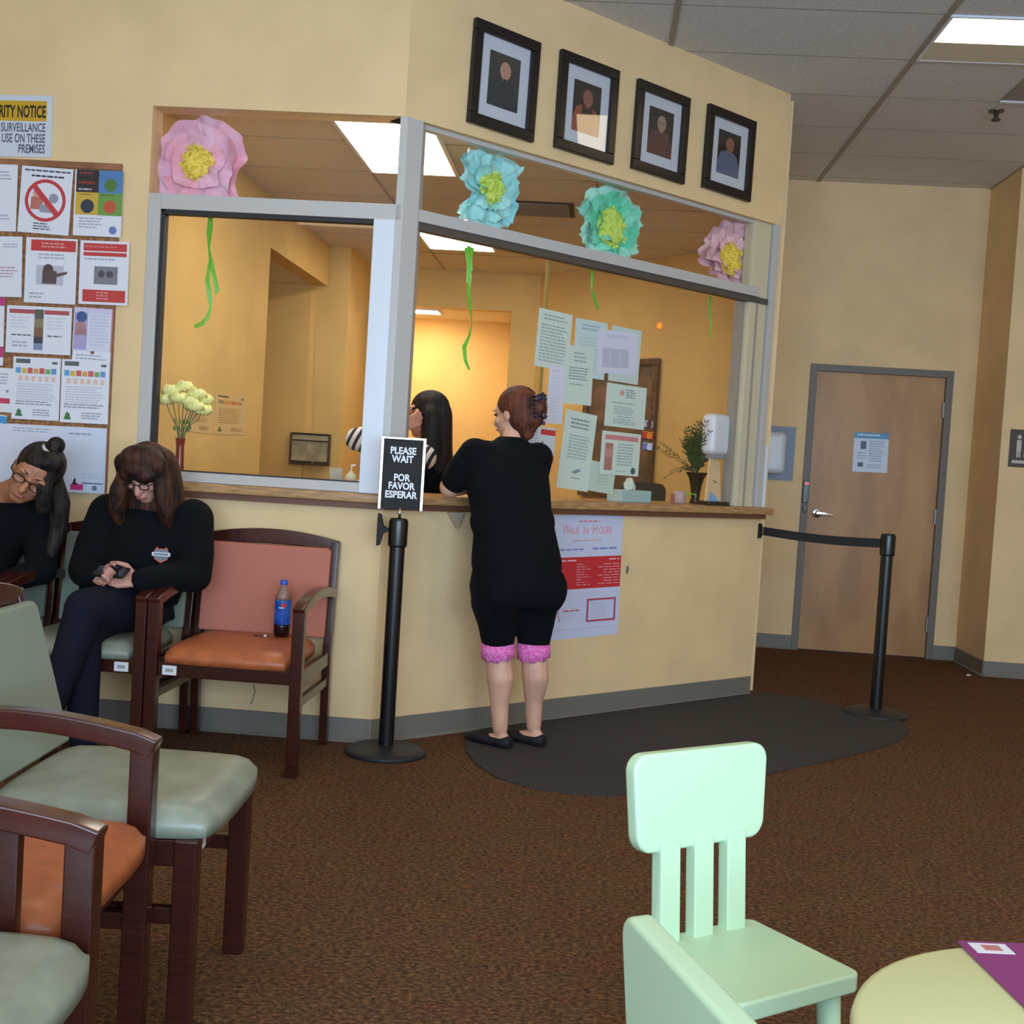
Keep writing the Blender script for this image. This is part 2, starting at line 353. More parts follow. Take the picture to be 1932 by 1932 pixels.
# ---- window openings: aluminium frames and glass
def mbx(F, boxes, name, m, bevel=.002, parent=None):
    mb = MB()
    for b in boxes: mb.box(*b)
    o = mb.build(name, m, bevel=bevel)
    if parent: o.parent = parent
    else: o.matrix_world = F
    return o
def pane(parent, x0, x1, z0, z1, n):
    return MB().box(x0, x1, z0, z1, n-.002, n+.002).build('pane', M_GLASS, parent=parent)
w1 = struct(mbx(FL, [(XW0, -1.028, 1.068, 2.2875, -.07, -.0), (-1.028, .006, 2.222, 2.2875, -.07, 0), (-1.028, -.083, 1.068, 1.11, -.07, 0)], 'window_1', M_ALU))
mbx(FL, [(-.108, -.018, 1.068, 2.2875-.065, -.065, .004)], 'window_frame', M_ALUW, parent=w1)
mbx(FL, [(-1.028, -1.012, 1.11, 2.222, -.06, -.012), (-1.028, -.108, 2.205, 2.222, -.06, -.012), (-1.028, -.108, 1.11, 1.116, -.06, -.012)], 'window_gasket', M_GASK, parent=w1, bevel=0)
pane(w1, -1.02, -.1, 1.11, 2.22, -.036)
pane(w1, XW0+.005, 0, 2.2875, HH, -.036)
# corner post
c = struct(MB().prism([(-.02, 0), (.012, 0), (.07, .058), (.07, .14), (-.02, .14)], 1.068, HH).build('trim_4', M_ALU, bevel=.002))
w2 = struct(mbx(FD, [(.06, LD-.16, 2.235, 2.286, -.07, 0), (LD-.055, LD-.008, 1.068, HH, -.075, 0), (.06, LD-.05, HH-.02, HH, -.07, -.03)], 'window_2', M_ALU))
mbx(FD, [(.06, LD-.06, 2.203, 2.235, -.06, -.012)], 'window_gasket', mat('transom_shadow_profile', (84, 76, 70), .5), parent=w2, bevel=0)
mbx(FD, [(LD-.21, LD-.065, 1.068, HH, -.09, -.02)], 'window_jamb', mat('window_jamb_cream', (208, 196, 166), .5), parent=w2)
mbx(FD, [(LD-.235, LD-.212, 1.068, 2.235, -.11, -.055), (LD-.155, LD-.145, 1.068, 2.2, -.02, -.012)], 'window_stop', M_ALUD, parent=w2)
pane(w2, 1.0, LD-.2, 1.068, 2.205, -.04); pane(w2, .9, 1.9, 1.068, 2.205, -.055)
pane(w2, .07, LD-.2, 2.286, HH, -.036)
mbx(FD, [(.9, .915, 1.068, 2.205, -.06, -.05)], 'pane_edge', mat('glass_edge', (158, 130, 72), .3), parent=w2, bevel=0)
# white strip on the outer side of the corner
tag(mbx(FD, [(LD+.002, LD+.02, 1.07, 1.42, -.03, .004)], 'corner_guard', mat('white_plastic', (225, 228, 235), .4)), 'short white plastic strip standing on the right end of the counter', 'corner guard')
# ---- countertop
M_LAM = mat('counter_laminate', (176, 134, 88), .35, var=.1, vscale=14, stretch=(1, 1, 6))
M_LAMD = mat('counter_trim', (112, 70, 50), .5)
k = .05*math.tan(radians(22.5))
out = [(XW0-.0, -.05), (k, -.05), ((LD+.05)*S+.05*S, (LD+.05)*S-.05*S), ((LD+.05)*S-.0, (LD+.05)*S), (1.84-.02, 1.84+.0), (1.55, 2.15), (-.2, .4), (XW0, .4)]
ct = MB().prism(out, 1.0285, 1.067).build('countertop', M_LAM, bevel=.006)
tag(ct, 'brown laminate counter top running under both reception windows', 'countertop')
k2 = .032*math.tan(radians(22.5))
MB().prism([(XW0, -.032), (k2, -.032), (LD*S+.032*S, LD*S-.032*S), (LD*S, LD*S), (0, 0), (XW0, 0)], 1.003, 1.0285).build('edge_trim', M_LAMD, parent=ct)
# small brackets under the slab
tag(MB().prism([(-.04, 0), (.04, 0), (.012, -.07)], .001, .03, axis=2).build('counter_bracket', mat('bracket_cream', (190, 165, 140), .6), M=FD @ Matrix.Translation((.38, 1.0, 0))), 'small cream bracket under the counter left of the standing woman', 'bracket')
# ============================================================ ceiling fixtures
def lens(name, strength, rgb):
    m = mat(name, rgb, .5, emit=strength); return m
L_W = lens('troffer_lens_waiting', EMI_WAIT, (255, 232, 186)); L_O = lens('troffer_lens_office', EMI_OFF, (255, 244, 222)); L_H = lens('troffer_lens_hall', EMI_HALL, (255, 244, 222))
M_REFL = mat('troffer_reflector', (226, 214, 190), .5)
def troffer(x0, x1, y0, y1, z, label, L, deep=.0, group=None, cat='ceiling light'):
    t = empty('ceiling_troffer', label, cat, ((x0+x1)/2, (y0+y1)/2, z), group=group)
    a, b = (x1-x0)/2, (y1-y0)/2; e = .02
    f = MB()
    for q in ((-a, a, -b, -b+e), (-a, a, b-e, b), (-a, -a+e, -b+e, b-e), (a-e, a, -b+e, b-e)): f.box(*q, -.012, -.001)
    f.build('fixture_frame', M_ALUW, parent=t)
    MB().box(-a+e, a-e, -b+e, b-e, -.009, -.004).build('lens', L, parent=t)
    return t
# the waiting-room fixture seen at the upper right has a lit tube half and a dim reflector half
t = empty('ceiling_troffer', 'lit ceiling light at upper right, bright over its nearer half', 'ceiling light', (2.96, .9, H))
f = MB()
for q in ((-.6, .6, -.3, -.285), (-.6, .6, .285, .3), (-.6, -.585, -.285, .285), (.585, .6, -.285, .285)): f.box(*q, -.012, -.001)
f.build('fixture_frame', M_ALUW, parent=t)
MB().box(-.585, .585, -.285, .03, -.010, -.004).build('lens', L_W, parent=t)
MB().box(-.585, .585, .03, .285, -.010, -.004).build('reflector', M_REFL, parent=t)
for (x, y, lb) in ((.0, -2.14, 'ceiling light above the foreground row of chairs'), (2.96, -2.14, "ceiling light above the children's table"), (-1.5, -6.0, 'ceiling light in the rear left corner of the waiting room'), (1.2, -4.6, 'ceiling light nearest the rear window, in the middle'), (4.6, -4.0, 'ceiling light at the right side wall')):
    troffer(x-.6, x+.6, y-.3, y+.3, H, lb, L_W)
troffer(-.41, .07, .2, 1.36, OC, 'large bright office ceiling light just behind the front windows', L_O)
troffer(-.41, .09, 2.45, 3.6, OC, 'bright office ceiling light farther back, cut by the window rail', L_O)
troffer(-.80, -.46, 4.72, 5.0, 2.44, 'small bright light in the ceiling of the hall opening', L_H)
# ceiling vent, sprinkler
M_WHITE = mat('white_enamel', (214, 214, 212), .4); M_DKG = mat('vent_dark', (70, 58, 46), .7)
v = empty('ceiling_vent', 'dark louvred air vent in the office ceiling', 'air vent', tuple(atZ(1020, 394, OC)))
MB().box(-.2, .2, -.2, .2, -.004, -.001).build('backing', M_DKG, parent=v)
f = MB()
for i in range(7): f.box(-.17, .17, -.16+i*.05, -.145+i*.05, -.012, -.004)
f.build('louvre', mat('vent_louvre', (150, 130, 104), .6), parent=v)
v = empty('ceiling_vent', 'white framed vent in the waiting room ceiling at the right edge', 'air vent', (3.27, 1.515, H))
MB().box(-.3, .3, -.3, .3, -.004, -.001).build('backing', mat('vent_panel', (150, 143, 136), .7), parent=v)
for sy in (-1, 1): MB().box(-.3, .3, sy*.285-.015, sy*.285+.015, -.014, -.004).build('vent_frame', M_WHITE, parent=v)
p = atZ(1880, 212, H-.01)
t = empty('fire_sprinkler', 'small dark fire sprinkler head on the ceiling', 'sprinkler', (p.x, p.y, H))
MB().lathe([(.04, -.008), (.042, -.001)], 20).build('escutcheon', mat('brass_dark', (90, 78, 62), .4, .6), parent=t)
MB().lathe([(.012, -.05), (.014, -.01)], 12).lathe([(.024, -.056), (.026, -.05)], 16).build('sprinkler_head', mat('sprinkler_dark', (60, 54, 48), .5, .5), parent=t)

# ============================================================ door in the back wall
M_DFR = mat('door_frame_paint', (112, 103, 94), .5)
def wood_door():
    m = mat('birch_door', (166, 116, 66), .4, rgb2=(188, 138, 82), vscale=1.6, stretch=(3.2, 1, .9)); return m
dr = struct(MB().box(2.443, 3.355, YB+.02, YB+.064, .008, 2.03).build('door_1', wood_door()))
MB().box(2.392, 2.442, YB-.012, YB+.1, 0, 2.08).box(3.356, 3.406, YB-.012, YB+.1, 0, 2.08).box(2.442, 3.356, YB-.012, YB+.1, 2.031, 2.08).build('door_frame', M_DFR, parent=dr, bevel=.002)
hd = MB().lathe([(.034, 0), (.034, .012), (.014, .016), (.014, .05)], 20, T=Matrix.Translation((2.515, YB+.018, 1.005)) @ Matrix.Rotation(radians(90), 4, 'X'))
hd.sweep([(2.51, YB-.035, 1.005), (2.56, YB-.04, 1.003), (2.625, YB-.036, .995)], [.018, .016, .012], [.022, .018, .014], side=(0, 1, 0))
hd.build('door_handle', M_CHROME, parent=dr, bevel=.003)
for z in (.25, 1.03, 1.8): MB().box(3.345, 3.36, YB-.005, YB+.022, z-.055, z+.055).build('hinge', mat('hinge_steel', (140, 140, 136), .35, .6), parent=dr)
q = onF(FDOOR, 1518, 940)
rd = empty('card_reader', 'slim black card reader with a red light on the door frame', 'card reader', (2.418, YB-.014, 1.155))
MB().box(-.02, .02, -.022, 0, -.08, .08).box(-.012, .012, -.024, 0, -.15, -.1).build('reader_body', M_BLACK, parent=rd, bevel=.003)
MB().box(-.014, .014, -.0235, -.022, .052, .064).build('indicator_light', mat('red_led', (255, 50, 60), .4, emit=2.5), parent=rd)
sheet(FDOOR, [(1612, 815), (1678, 818), (1673, 893), (1608, 889)], -.018, 'white notice with a blue heading taped to the wooden door',
      [('b', 0, 0, 1, .15, (90, 150, 190)), ('t', .1, .04, .9, .12, 1, (220, 235, 245)), ('b', .2, .22, .36, .42, (70, 90, 120)), ('t', .45, .2, .9, .75, 9, (150, 165, 190)), ('t', .12, .5, .4, .7, 3, (160, 170, 190)), ('b', .14, .76, .3, .87, (80, 90, 120)), ('t', .4, .8, .9, .92, 2, (160, 170, 190))], base=(206, 216, 232))
# dispenser with its backing panel left of the door
sn = empty('hand_sanitizer_dispenser', 'white wall dispenser beside the door left of the frame', 'dispenser', (2.19, YB, 1.42))
MB().box(-.075, .13, -.008, -.001, -.195, .195).build('backing_panel', mat('dispenser_panel', (130, 138, 158), .5), parent=sn)
MB().box(-.11, .055, -.115, -.008, -.15, .15).build('dispenser_body', mat('dispenser_white', (216, 220, 228), .35), parent=sn, bevel=.04, bseg=4)
# restroom sign on the right wall
sg = empty('restroom_sign', 'dark brown restroom sign with pale figure at the right edge of the photo', 'sign', (0, 0, 0), M=frame((3.62, 3.153, 1.535), (1, 0, 0)))
MB().box(0, .21, -.125, .125, .001, .008).build('sign_plate', mat('sign_brown', (78, 62, 56), .5), parent=sg, bevel=.004)
f = MB(); disc(f, .06, .075, .014, 0, .0095); f.box(.045, .075, -.02, .055, .009, .0095); f.box(.047, .058, -.06, -.02, .009, .0095); f.box(.062, .073, -.06, -.02, .009, .0095); f.box(.095, .1, -.06, .085, .009, .0095)
disc(f, .14, .075, .014, 0, .0095); f.add([(.14, .058, .0095), (.115, -.025, .0095), (.165, -.025, .0095)], [(0, 1, 2)]); f.box(.127, .137, -.06, -.025, .009, .0095); f.box(.143, .153, -.06, -.025, .009, .0095); f.box(.02, .19, -.1, -.08, .009, .0095)
f.build('sign_figure', mat('sign_pale', (196, 186, 178), .5), parent=sg)
tag(MB().add([(0, 0, .001), (.035, .008, .001), (.05, .03, .001), (.02, .035, .002), (.018, .015, .012)], [(0, 1, 4), (1, 2, 4), (2, 3, 4), (3, 0, 4), (0, 3, 2, 1)]).build('paper_scrap', M_PAPER, M=Matrix.Translation(tuple(atZ(1822, 1275)))), 'tiny white scrap of paper on the carpet near the wall corner', 'litter')

# ============================================================ framed portraits
M_PF = mat('picture_frame_black', (30, 24, 22), .35); M_MATB = mat('picture_mat_board', (206, 208, 216), .6)
def gl_pic(): return glass_mat('picture_glass', .045)
pics = [([(890, 37), (1013, 78), (1003, 268), (880, 235)], 'leftmost framed portrait, man in dark suit on grey', (44, 52, 58), (190, 140, 120), (60, 58, 52)),
        ([(1053, 96), (1163, 132), (1152, 312), (1043, 280)], 'second framed portrait from left, smiling person in orange with light glare', (150, 84, 58), (150, 92, 74), (52, 40, 36)),
        ([(1199, 150), (1296, 185), (1286, 350), (1188, 318)], 'third framed portrait from left, person with glasses in maroon', (96, 62, 60), (172, 140, 118), (50, 46, 40)),
        ([(1332, 198), (1420, 228), (1411, 385), (1322, 352)], 'rightmost framed portrait, man in blue-grey shirt', (92, 104, 132), (150, 96, 74), (30, 26, 24))]
for i, (qd, lab, cl, sk, bgc) in enumerate(pics):
    P = [onF(FD, *q) for q in qd]; c = sum(P, V((0, 0)))/4; wd, ht = .385, .46
    wd = (P[1]-P[0]).length*.5+(P[2]-P[3]).length*.5; ht = (P[0]-P[3]).length*.5+(P[1]-P[2]).length*.5
    t = empty('framed_portrait', lab, 'picture', M=FD @ Matrix.Translation((c.x, c.y, .002)) @ Matrix.Rotation(radians((-1.2, -.5, -.8, -.8)[i]), 4, 'Z'), group='framed portraits above the reception window')
    a, b, e = wd/2, ht/2, .048
    f = MB()
    for q in ((-a, a, -b, -b+e), (-a, a, b-e, b), (-a, -a+e, -b+e, b-e), (a-e, a, -b+e, b-e)): f.box(*q, 0, .025)
    f.build('frame', M_PF, parent=t, bevel=.004)
    MB().box(-a+e, a-e, -b+e, b-e, .003, .008).build('mat_board', M_MATB, parent=t)
    pw, ph = wd*.235, ht*.262
    f = MB(); mats = [flat(bgc), flat(cl), flat(sk), flat(tuple(int(x*.5) for x in bgc)), flat((222, 216, 206)), flat((70, 50, 44))]
    f.box(-pw, pw, -ph, ph, .0081, .0086)
    z = .0088
    f.add([(-pw, -ph, z), (pw, -ph, z), (pw, -ph*.55, z), (pw*.72, -ph*.05, z), (pw*.25, ph*.14, z), (-pw*.2, ph*.14, z), (-pw*.75, -ph*.02, z), (-pw, -ph*.5, z)], [tuple(range(8))], 1)
    hair = [(.0, .0), (.62, 1.1), (.5, 1.0), (.42, .9)][i][0]
    if i: disc(f, .05*pw, ph*.46, pw*.42, 5, z+.0002, ry=ph*.36)
    if i == 1: f.add([(-pw*.35, -ph*.25, z+.0001), (pw*.45, -ph*.25, z+.0001), (pw*.42, ph*.4, z+.0001), (-pw*.32, ph*.4, z+.0001)], [(0, 1, 2, 3)], 5)
    disc(f, .05*pw, ph*.40, pw*.35, 2, z+.0004, ry=ph*.33)
    f.box(-.08*pw, .18*pw, ph*.02, ph*.2, z+.0001, z+.0003, 2)
    if i == 2:
        for sx in (-.08, .2): disc(f, sx*pw, ph*.4, pw*.1, 3, z+.0006, r0=pw*.075)
    if i == 0: f.add([(-.06*pw, ph*.1, z+.0005), (.16*pw, ph*.1, z+.0005), (.05*pw, -ph*.2, z+.0005)], [(0, 1, 2)], 3)
    for sx in (-.06, .16): disc(f, sx*pw, ph*.4, pw*.035, 5, z+.0007, ry=ph*.02)
    disc(f, .05*pw, ph*.22, pw*.1, 5, z+.0007, ry=ph*.018, a0=pi, a1=2*pi)
    f.build('photo_print', mats, parent=t, fixn=False)
    MB().box(-a+e, a-e, -b+e, b-e, .0125, .0135).build('picture_glass', gl_pic(), parent=t)

# ============================================================ bulletin board and its notices
RED, GR, DG, PK = (196, 62, 62), (168, 172, 188), (96, 96, 110), (190, 60, 120)
P = onF(FL, 232, 318); Pb = onF(FL, 203, 905)
bb = empty('bulletin_board', 'large cork bulletin board with wooden frame covered in notices', 'bulletin board', (0, 0, 0), M=FL)
MB().box(-2.6, P.x-.012, 1.02, P.y-.012, .001, .012).build('cork', mat('cork', (150, 104, 68), .9, var=.15, vscale=60), parent=bb)
M_OAK = mat('board_frame_wood', (146, 96, 66), .5, var=.1, vscale=10)
MB().box(-2.6, P.x, P.y-.012, P.y+.016, 0, .018).box(P.x-.016, P.x-.002, 1.0, P.y-.012, 0, .018).box(-2.6, P.x-.012, 1.0, 1.02, 0, .018).build('board_frame', M_OAK, parent=bb, bevel=.002)
BG = 'notices on the bulletin board'
def bs(quad, off, label, d, **k): return sheet(FL, quad, off, label, d, group=BG, **k)
bs([(-30, 308), (34, 312), (30, 438), (-34, 434)], 0.0195, 'white glossy notice at left edge of board, top row', [('t', .2, .1, .9, .25, 3, GR), ('t', .3, .75, .9, .85, 2, GR)])
bs([(42, 312), (139, 320), (129, 445), (33, 437)], 0.0202, 'white poster with a big red prohibition circle',
   [('t', .06, .04, .95, .1, 1, (90, 90, 110), 1), ('t', .2, .12, .85, .18, 1, (60, 60, 80), 1), ('b', .22, .45, .45, .64, (190, 110, 100)), ('b', .4, .56, .62, .68, (150, 150, 165)), ('o', .66, .46, .09, (150, 150, 165)), ('o', .32, .4, .07, (214, 150, 140)),
    ('r', .5, .5, .40, .335, (198, 62, 66)), ('q', [(.24, .33), (.31, .27), (.78, .67), (.71, .74)], (198, 62, 66)), ('t', .3, .84, .65, .96, 3, (90, 90, 110))])
bs([(143, 319), (233, 324), (228, 449), (137, 443)], 0.0206, 'poster in four colour blocks, black blue yellow and green',
   [('b', .03, .0, .5, .34, (52, 44, 46)), ('t', .08, .03, .45, .1, 1, (130, 60, 60)), ('t', .08, .17, .45, .25, 1, (150, 52, 44)), ('t', .08, .28, .4, .33, 1, (190, 190, 200)), ('b', .5, 0, 1, .34, (82, 128, 178)), ('o', .75, .22, .13, (84, 120, 60)),
    ('b', .03, .34, .5, .68, (206, 168, 64)), ('o', .28, .55, .14, (52, 58, 72)), ('b', .5, .34, 1, .68, (110, 152, 72)), ('o', .75, .55, .13, (196, 88, 60)), ('t', .12, .72, .6, .9, 4, GR), ('o', .83, .9, .08, (110, 124, 178)), ('t', .55, .36, .9, .4, 1, (70, 100, 60)), ('t', .1, .36, .4, .4, 1, (150, 120, 50))])
bs([(-30, 443), (43, 449), (40, 562), (-30, 558)], 0.0204, 'white notice with pinkish lines at left edge, second row', [('t', .5, .12, .9, .2, 2, GR), ('t', .1, .5, .9, .7, 4, (186, 150, 168))])
bs([(50, 447), (147, 452), (142, 574), (45, 571)], 0.0215, 'notice with one red bar above a brown photo',
   [('b', .1, .03, .97, .2, RED), ('t', .3, .07, .8, .17, 2, (224, 150, 150)), ('t', .25, .24, .8, .34, 2, GR), ('b', .22, .42, .75, .72, (190, 188, 200)), ('o', .45, .48, .1, (86, 66, 66)), ('b', .34, .5, .62, .7, (92, 76, 76)), ('q', [(.6, .6), (.62, .54), (.82, .5), (.82, .54)], (100, 80, 80)), ('t', .1, .84, .4, .95, 2, GR)])
bs([(153, 453), (244, 457), (241, 577), (147, 573)], 0.0225, 'notice with red bars at top and bottom, hanging past the board edge',
   [('b', .07, .04, .95, .16, RED), ('b', .07, .18, .95, .24, RED), ('t', .1, .08, .9, .13, 1, (220, 120, 120)), ('t', .1, .27, .9, .33, 1, GR), ('b', .3, .4, .78, .68, (128, 126, 136)), ('o', .45, .52, .07, (80, 74, 84)), ('o', .62, .52, .07, (80, 74, 84)), ('b', .08, .77, .95, .96, RED), ('t', .36, .8, .66, .94, 3, (224, 140, 140))])
bs([(-30, 560), (9, 562), (6, 690), (-34, 688)], 0.0198, 'sheet with magenta corners at the left edge of the photo', [('b', .6, 0, 1, .12, PK), ('b', .7, .72, 1, .88, PK)])
bs([(138, 655), (209, 660), (206, 720), (133, 716)], 0.0198, 'white sheet half covered below the purple flyer', [('o', .52, .12, .05, (130, 84, 70)), ('t', .1, .2, .9, .4, 2, GR)])
bs([(14, 575), (136, 582), (133, 671), (10, 664)], 0.0215, 'landscape leaflet with two red bars and a centre photo strip',
   [('b', .04, .07, .45, .16, (176, 84, 90)), ('b', .58, .07, .96, .16, (176, 84, 90)), ('t', .06, .22, .38, .5, 4, (206, 206, 216)), ('t', .62, .22, .92, .5, 4, (206, 206, 216)), ('b', .43, .06, .57, .26, (96, 96, 88)), ('b', .43, .26, .57, .44, (140, 128, 96)), ('b', .43, .44, .57, .64, (128, 96, 76)), ('b', .43, .64, .57, .78, (64, 66, 76)), ('b', .43, .78, .57, .92, (128, 140, 172)), ('t', .08, .6, .4, .66, 1, DG), ('t', .64, .6, .92, .66, 1, DG), ('t', .1, .75, .36, .9, 2, GR)])
bs([(140, 578), (215, 585), (209, 665), (137, 660)], 0.0218, 'lilac flyer with a blue hat photo', [('b', 0, 0, 1, .12, (206, 196, 226)), ('b', .02, .12, .36, .98, (172, 160, 204)), ('o', .2, .22, .14, (64, 92, 140)), ('o', .18, .45, .13, (176, 130, 130)), ('b', .06, .5, .34, .64, (160, 120, 128)), ('t', .42, .16, .95, .9, 10, (196, 196, 214)), ('b', .97, 0, 1, 1, (186, 120, 120))], base=(216, 214, 232))
def aviso(quad, off, label, F=FL, base=(226, 226, 234), **k):
    cs = [(96, 160, 206), (214, 180, 80), (206, 96, 84), (214, 160, 90), (206, 92, 96), (120, 170, 110), (110, 150, 206)]
    d = [('b', .06, .03, .36, .1, (96, 100, 104)), ('b', .82, .06, .93, .1, (96, 100, 104))]+[('b', .06+.125*i, .17+.012*(i % 2), .165+.125*i, .26, cs[i]) for i in range(7)]+[('b', .12+.14*i, .3, .2+.14*i, .38, (226, 190, 176)) for i in range(6)]
    d += [('t', .1, .42, .92, .7, 7, (196, 196, 208)), ('t', .08, .7, .94, .78, 2, (150, 150, 160)), ('q', [(.08, .95), (.15, .82), (.24, .95)], (64, 112, 74)), ('o', .16, .88, .05, (76, 122, 84)), ('t', .45, .83, .88, .95, 3, (160, 160, 172))]
    return sheet(F, quad, off, label, d, base=base, **k)
aviso([(26, 672), (115, 677), (111, 794), (21, 790)], 0.0212, 'left of two matching posters with rainbow lettered headings', group=BG)
aviso([(117, 677), (208, 682), (203, 801), (113, 796)], 0.0214, 'right of two matching posters with rainbow lettered headings', group=BG)
bs([(-30, 692), (27, 695), (22, 778), (-34, 776)], 0.0205, 'small notice with red bar left of the rainbow posters', [('t', .4, .12, .9, .4, 4, GR), ('b', .3, .68, .92, .8, (196, 70, 90)), ('o', .82, .52, .05, (150, 150, 165))])
bs([(-30, 780), (14, 783), (12, 800), (-32, 798)], 0.0208, 'bright blue strip notice at the left edge', [('b', 0, .1, 1, .9, (72, 150, 206))])
bs([(-20, 797), (108, 804), (102, 960), (-26, 955)], 0.0205, 'large white notice behind the leaning woman', [('t', .35, .04, .95, .1, 2, GR), ('t', .3, .14, .95, .8, 16, (212, 212, 222))], base=(214, 216, 230))
bs([(106, 804), (201, 808), (198, 931), (100, 928)], 0.0215, 'white notice with a magenta figure at its lower left',
   [('t', .26, .09, .7, .14, 1, (140, 146, 170), 1), ('t', .06, .2, .92, .66, 9, (206, 210, 224)), ('t', .55, .7, .92, .8, 2, (196, 202, 220)), ('b', .55, .84, .96, .86, (100, 116, 150)), ('o', .8, .92, .05, (100, 120, 150)), ('b', .33, .87, .58, .96, (202, 56, 128)), ('q', [(.36, .88), (.4, .78), (.44, .8), (.42, .84), (.5, .88)], (30, 30, 50))], base=(208, 214, 232))
# security notice sign
qd = [(-70, 176), (100, 183), (97, 298), (-72, 293)]
sheet(FL, qd, .002, 'white and yellow security notice sign above the board',
      [('b', 0, 0, 1, 1, (208, 212, 222)), ('b', .03, .09, .94, .42, (204, 160, 40)), ('s', 'SECURITY NOTICE', .93, .355, .27, (34, 30, 26), 'RIGHT', .03, .49),
       ('s', 'AREA UNDER SURVEILLANCE', .93, .59, .2, (84, 88, 104), 'RIGHT', .02, .56), ('s', 'CONTINUOUS USE ON THESE', .93, .765, .2, (84, 88, 104), 'RIGHT', .02, .56), ('s', 'PREMISES', .93, .935, .2, (84, 88, 104), 'RIGHT', .02, .56)], name='security_sign', cat='sign', thick=.003)
# walk-in hours poster
d = [('b', 0, .34, 1, .60, (204, 48, 56)), ('t', .37, .045, .66, .07, 1, (220, 120, 130), 1), ('s', 'W', .20, .155, .115, (226, 140, 150), 'CENTER', 0, .72), ('s', 'ALK', .315, .155, .085, (226, 140, 150), 'CENTER', 0, .72), ('s', 'IN', .47, .155, .085, (226, 140, 150), 'CENTER', 0, .72), ('s', 'H', .60, .155, .115, (226, 140, 150), 'CENTER', 0, .72), ('s', 'OURS', .75, .155, .085, (226, 140, 150), 'CENTER', 0, .72),
     ('t', .3, .2, .7, .225, 1, (214, 170, 184), 1), ('t', .1, .27, .45, .30, 1, (130, 140, 196), 1), ('t', .58, .265, .94, .30, 1, (130, 140, 196), 1),
     ('t', .06, .36, .38, .385, 1, (236, 190, 196), 1), ('t', .82, .36, .97, .38, 1, (240, 200, 204), 1)]
for i in range(9): d.append(('t', .06, .40+.021*i, .14+.03*(i % 3), .413+.021*i, 1, (232, 150, 156), 1))
for i in range(9): d.append(('t', .36, .395+.021*i, .46+.1*((i*7) % 3)/2, .41+.021*i, 1, (232, 150, 156), 1))
for i in range(8): d.append(('t', .74-.08*(i % 3 == 1), .40+.023*i, .97, .413+.023*i, 1, (236, 170, 176), 1))
d += [('t', .15, .63, .8, .64, 1, (226, 200, 214), 1), ('q', [(.53, .685), (.94, .685), (.94, .70), (.53, .70)], (186, 70, 90)), ('q', [(.53, .86), (.94, .86), (.94, .875), (.53, .875)], (186, 70, 90)), ('b', .53, .70, .55, .86, (186, 70, 90)), ('b', .92, .70, .94, .86, (186, 70, 90)), ('t', .6, .72, .88, .85, 7, (206, 196, 214)),
      ('t', .2, .765, .42, .79, 1, (206, 90, 100), 1), ('t', .2, .8, .4, .83, 2, (214, 206, 220)), ('t', .1, .92, .92, .93, 1, (206, 180, 200), 1)]
for i in range(7): d.append(('o', .155-.02*sin(pi*i/6)+.0, .73+.02*i, .008, (206, 100, 110)))
sheet(FD, [(1040, 970), (1177, 973), (1163, 1198), (1032, 1207)], .001, 'long walk in hours poster with red middle band on the counter front', d, base=(206, 208, 232), name='hours_poster', cat='poster')
tag(MB().prism([(-.008, -.02), (.006, -.018), (.012, .005), (.004, .022), (-.006, .015)], 0, .003).build('wall_hook', mat('hook_grey', (120, 112, 96), .5), M=FD @ Matrix.Translation((*onF(FD, 1183, 1075), 0))), 'tiny grey hook on the counter wall right of the poster', 'hook')
# ============================================================ upholstered chairs
M_ORG = mat('orange_vinyl', (176, 96, 56), .42, var=.05, vscale=20, bump=.05, bscale=90)
M_ORGB = mat('salmon_fabric_back', (186, 110, 90), .7, bump=.05, bscale=300)
M_GRN = mat('sage_vinyl', (140, 146, 130), .36, var=.05, vscale=14, bump=.05, bscale=90)
M_GRNB = mat('sage_fabric_back', (132, 142, 128), .8, bump=.05, bscale=300)
M_LABEL = mat('label_white', (224, 228, 232), .4)
def cushion(x0, x1, y0, y1, z0, z1, rnd=.03, crown=.012):
    mb = MB(); nx = ny = 14; top = {}
    def e(t): return 1-max(0, (abs(t-.5)-.5+.09)/.09)**2 if abs(t-.5) > .41 else 1
    vs = []; fs = []
    for s_ in (1, 0):
        for i in range(nx+1):
            for j in range(ny+1):
                a = .5-.5*cos(pi*i/nx); b = .5-.5*cos(pi*j/ny)
                k = e(a)*e(b); z = z0+(z1-z0)*(k*.0+1 if s_ else 0)
                if s_: z = z1-rnd*(1-k)+crown*sin(pi*a)*sin(pi*b)
                u_, v_ = 2*a-1, 2*b-1; u_, v_ = u_*sqrt(1-.16*v_**4), v_*sqrt(1-.16*u_**4); vs.append((x0+(x1-x0)*(u_+1)/2, y0+(y1-y0)*(v_+1)/2, z))
    N = (nx+1)*(ny+1); I = lambda i, j: i*(ny+1)+j
    for i in range(nx):
        for j in range(ny):
            fs.append((I(i, j), I(i+1, j), I(i+1, j+1), I(i, j+1))); fs.append((N+I(i, j), N+I(i, j+1), N+I(i+1, j+1), N+I(i+1, j)))
    for i in range(nx): fs += [(I(i, 0), N+I(i, 0), N+I(i+1, 0), I(i+1, 0)), (I(i, ny), I(i+1, ny), N+I(i+1, ny), N+I(i, ny))]
    for j in range(ny): fs += [(I(0, j), I(0, j+1), N+I(0, j+1), N+I(0, j)), (I(nx, j), N+I(nx, j), N+I(nx, j+1), I(nx, j+1))]
    return mb.add(vs, fs)
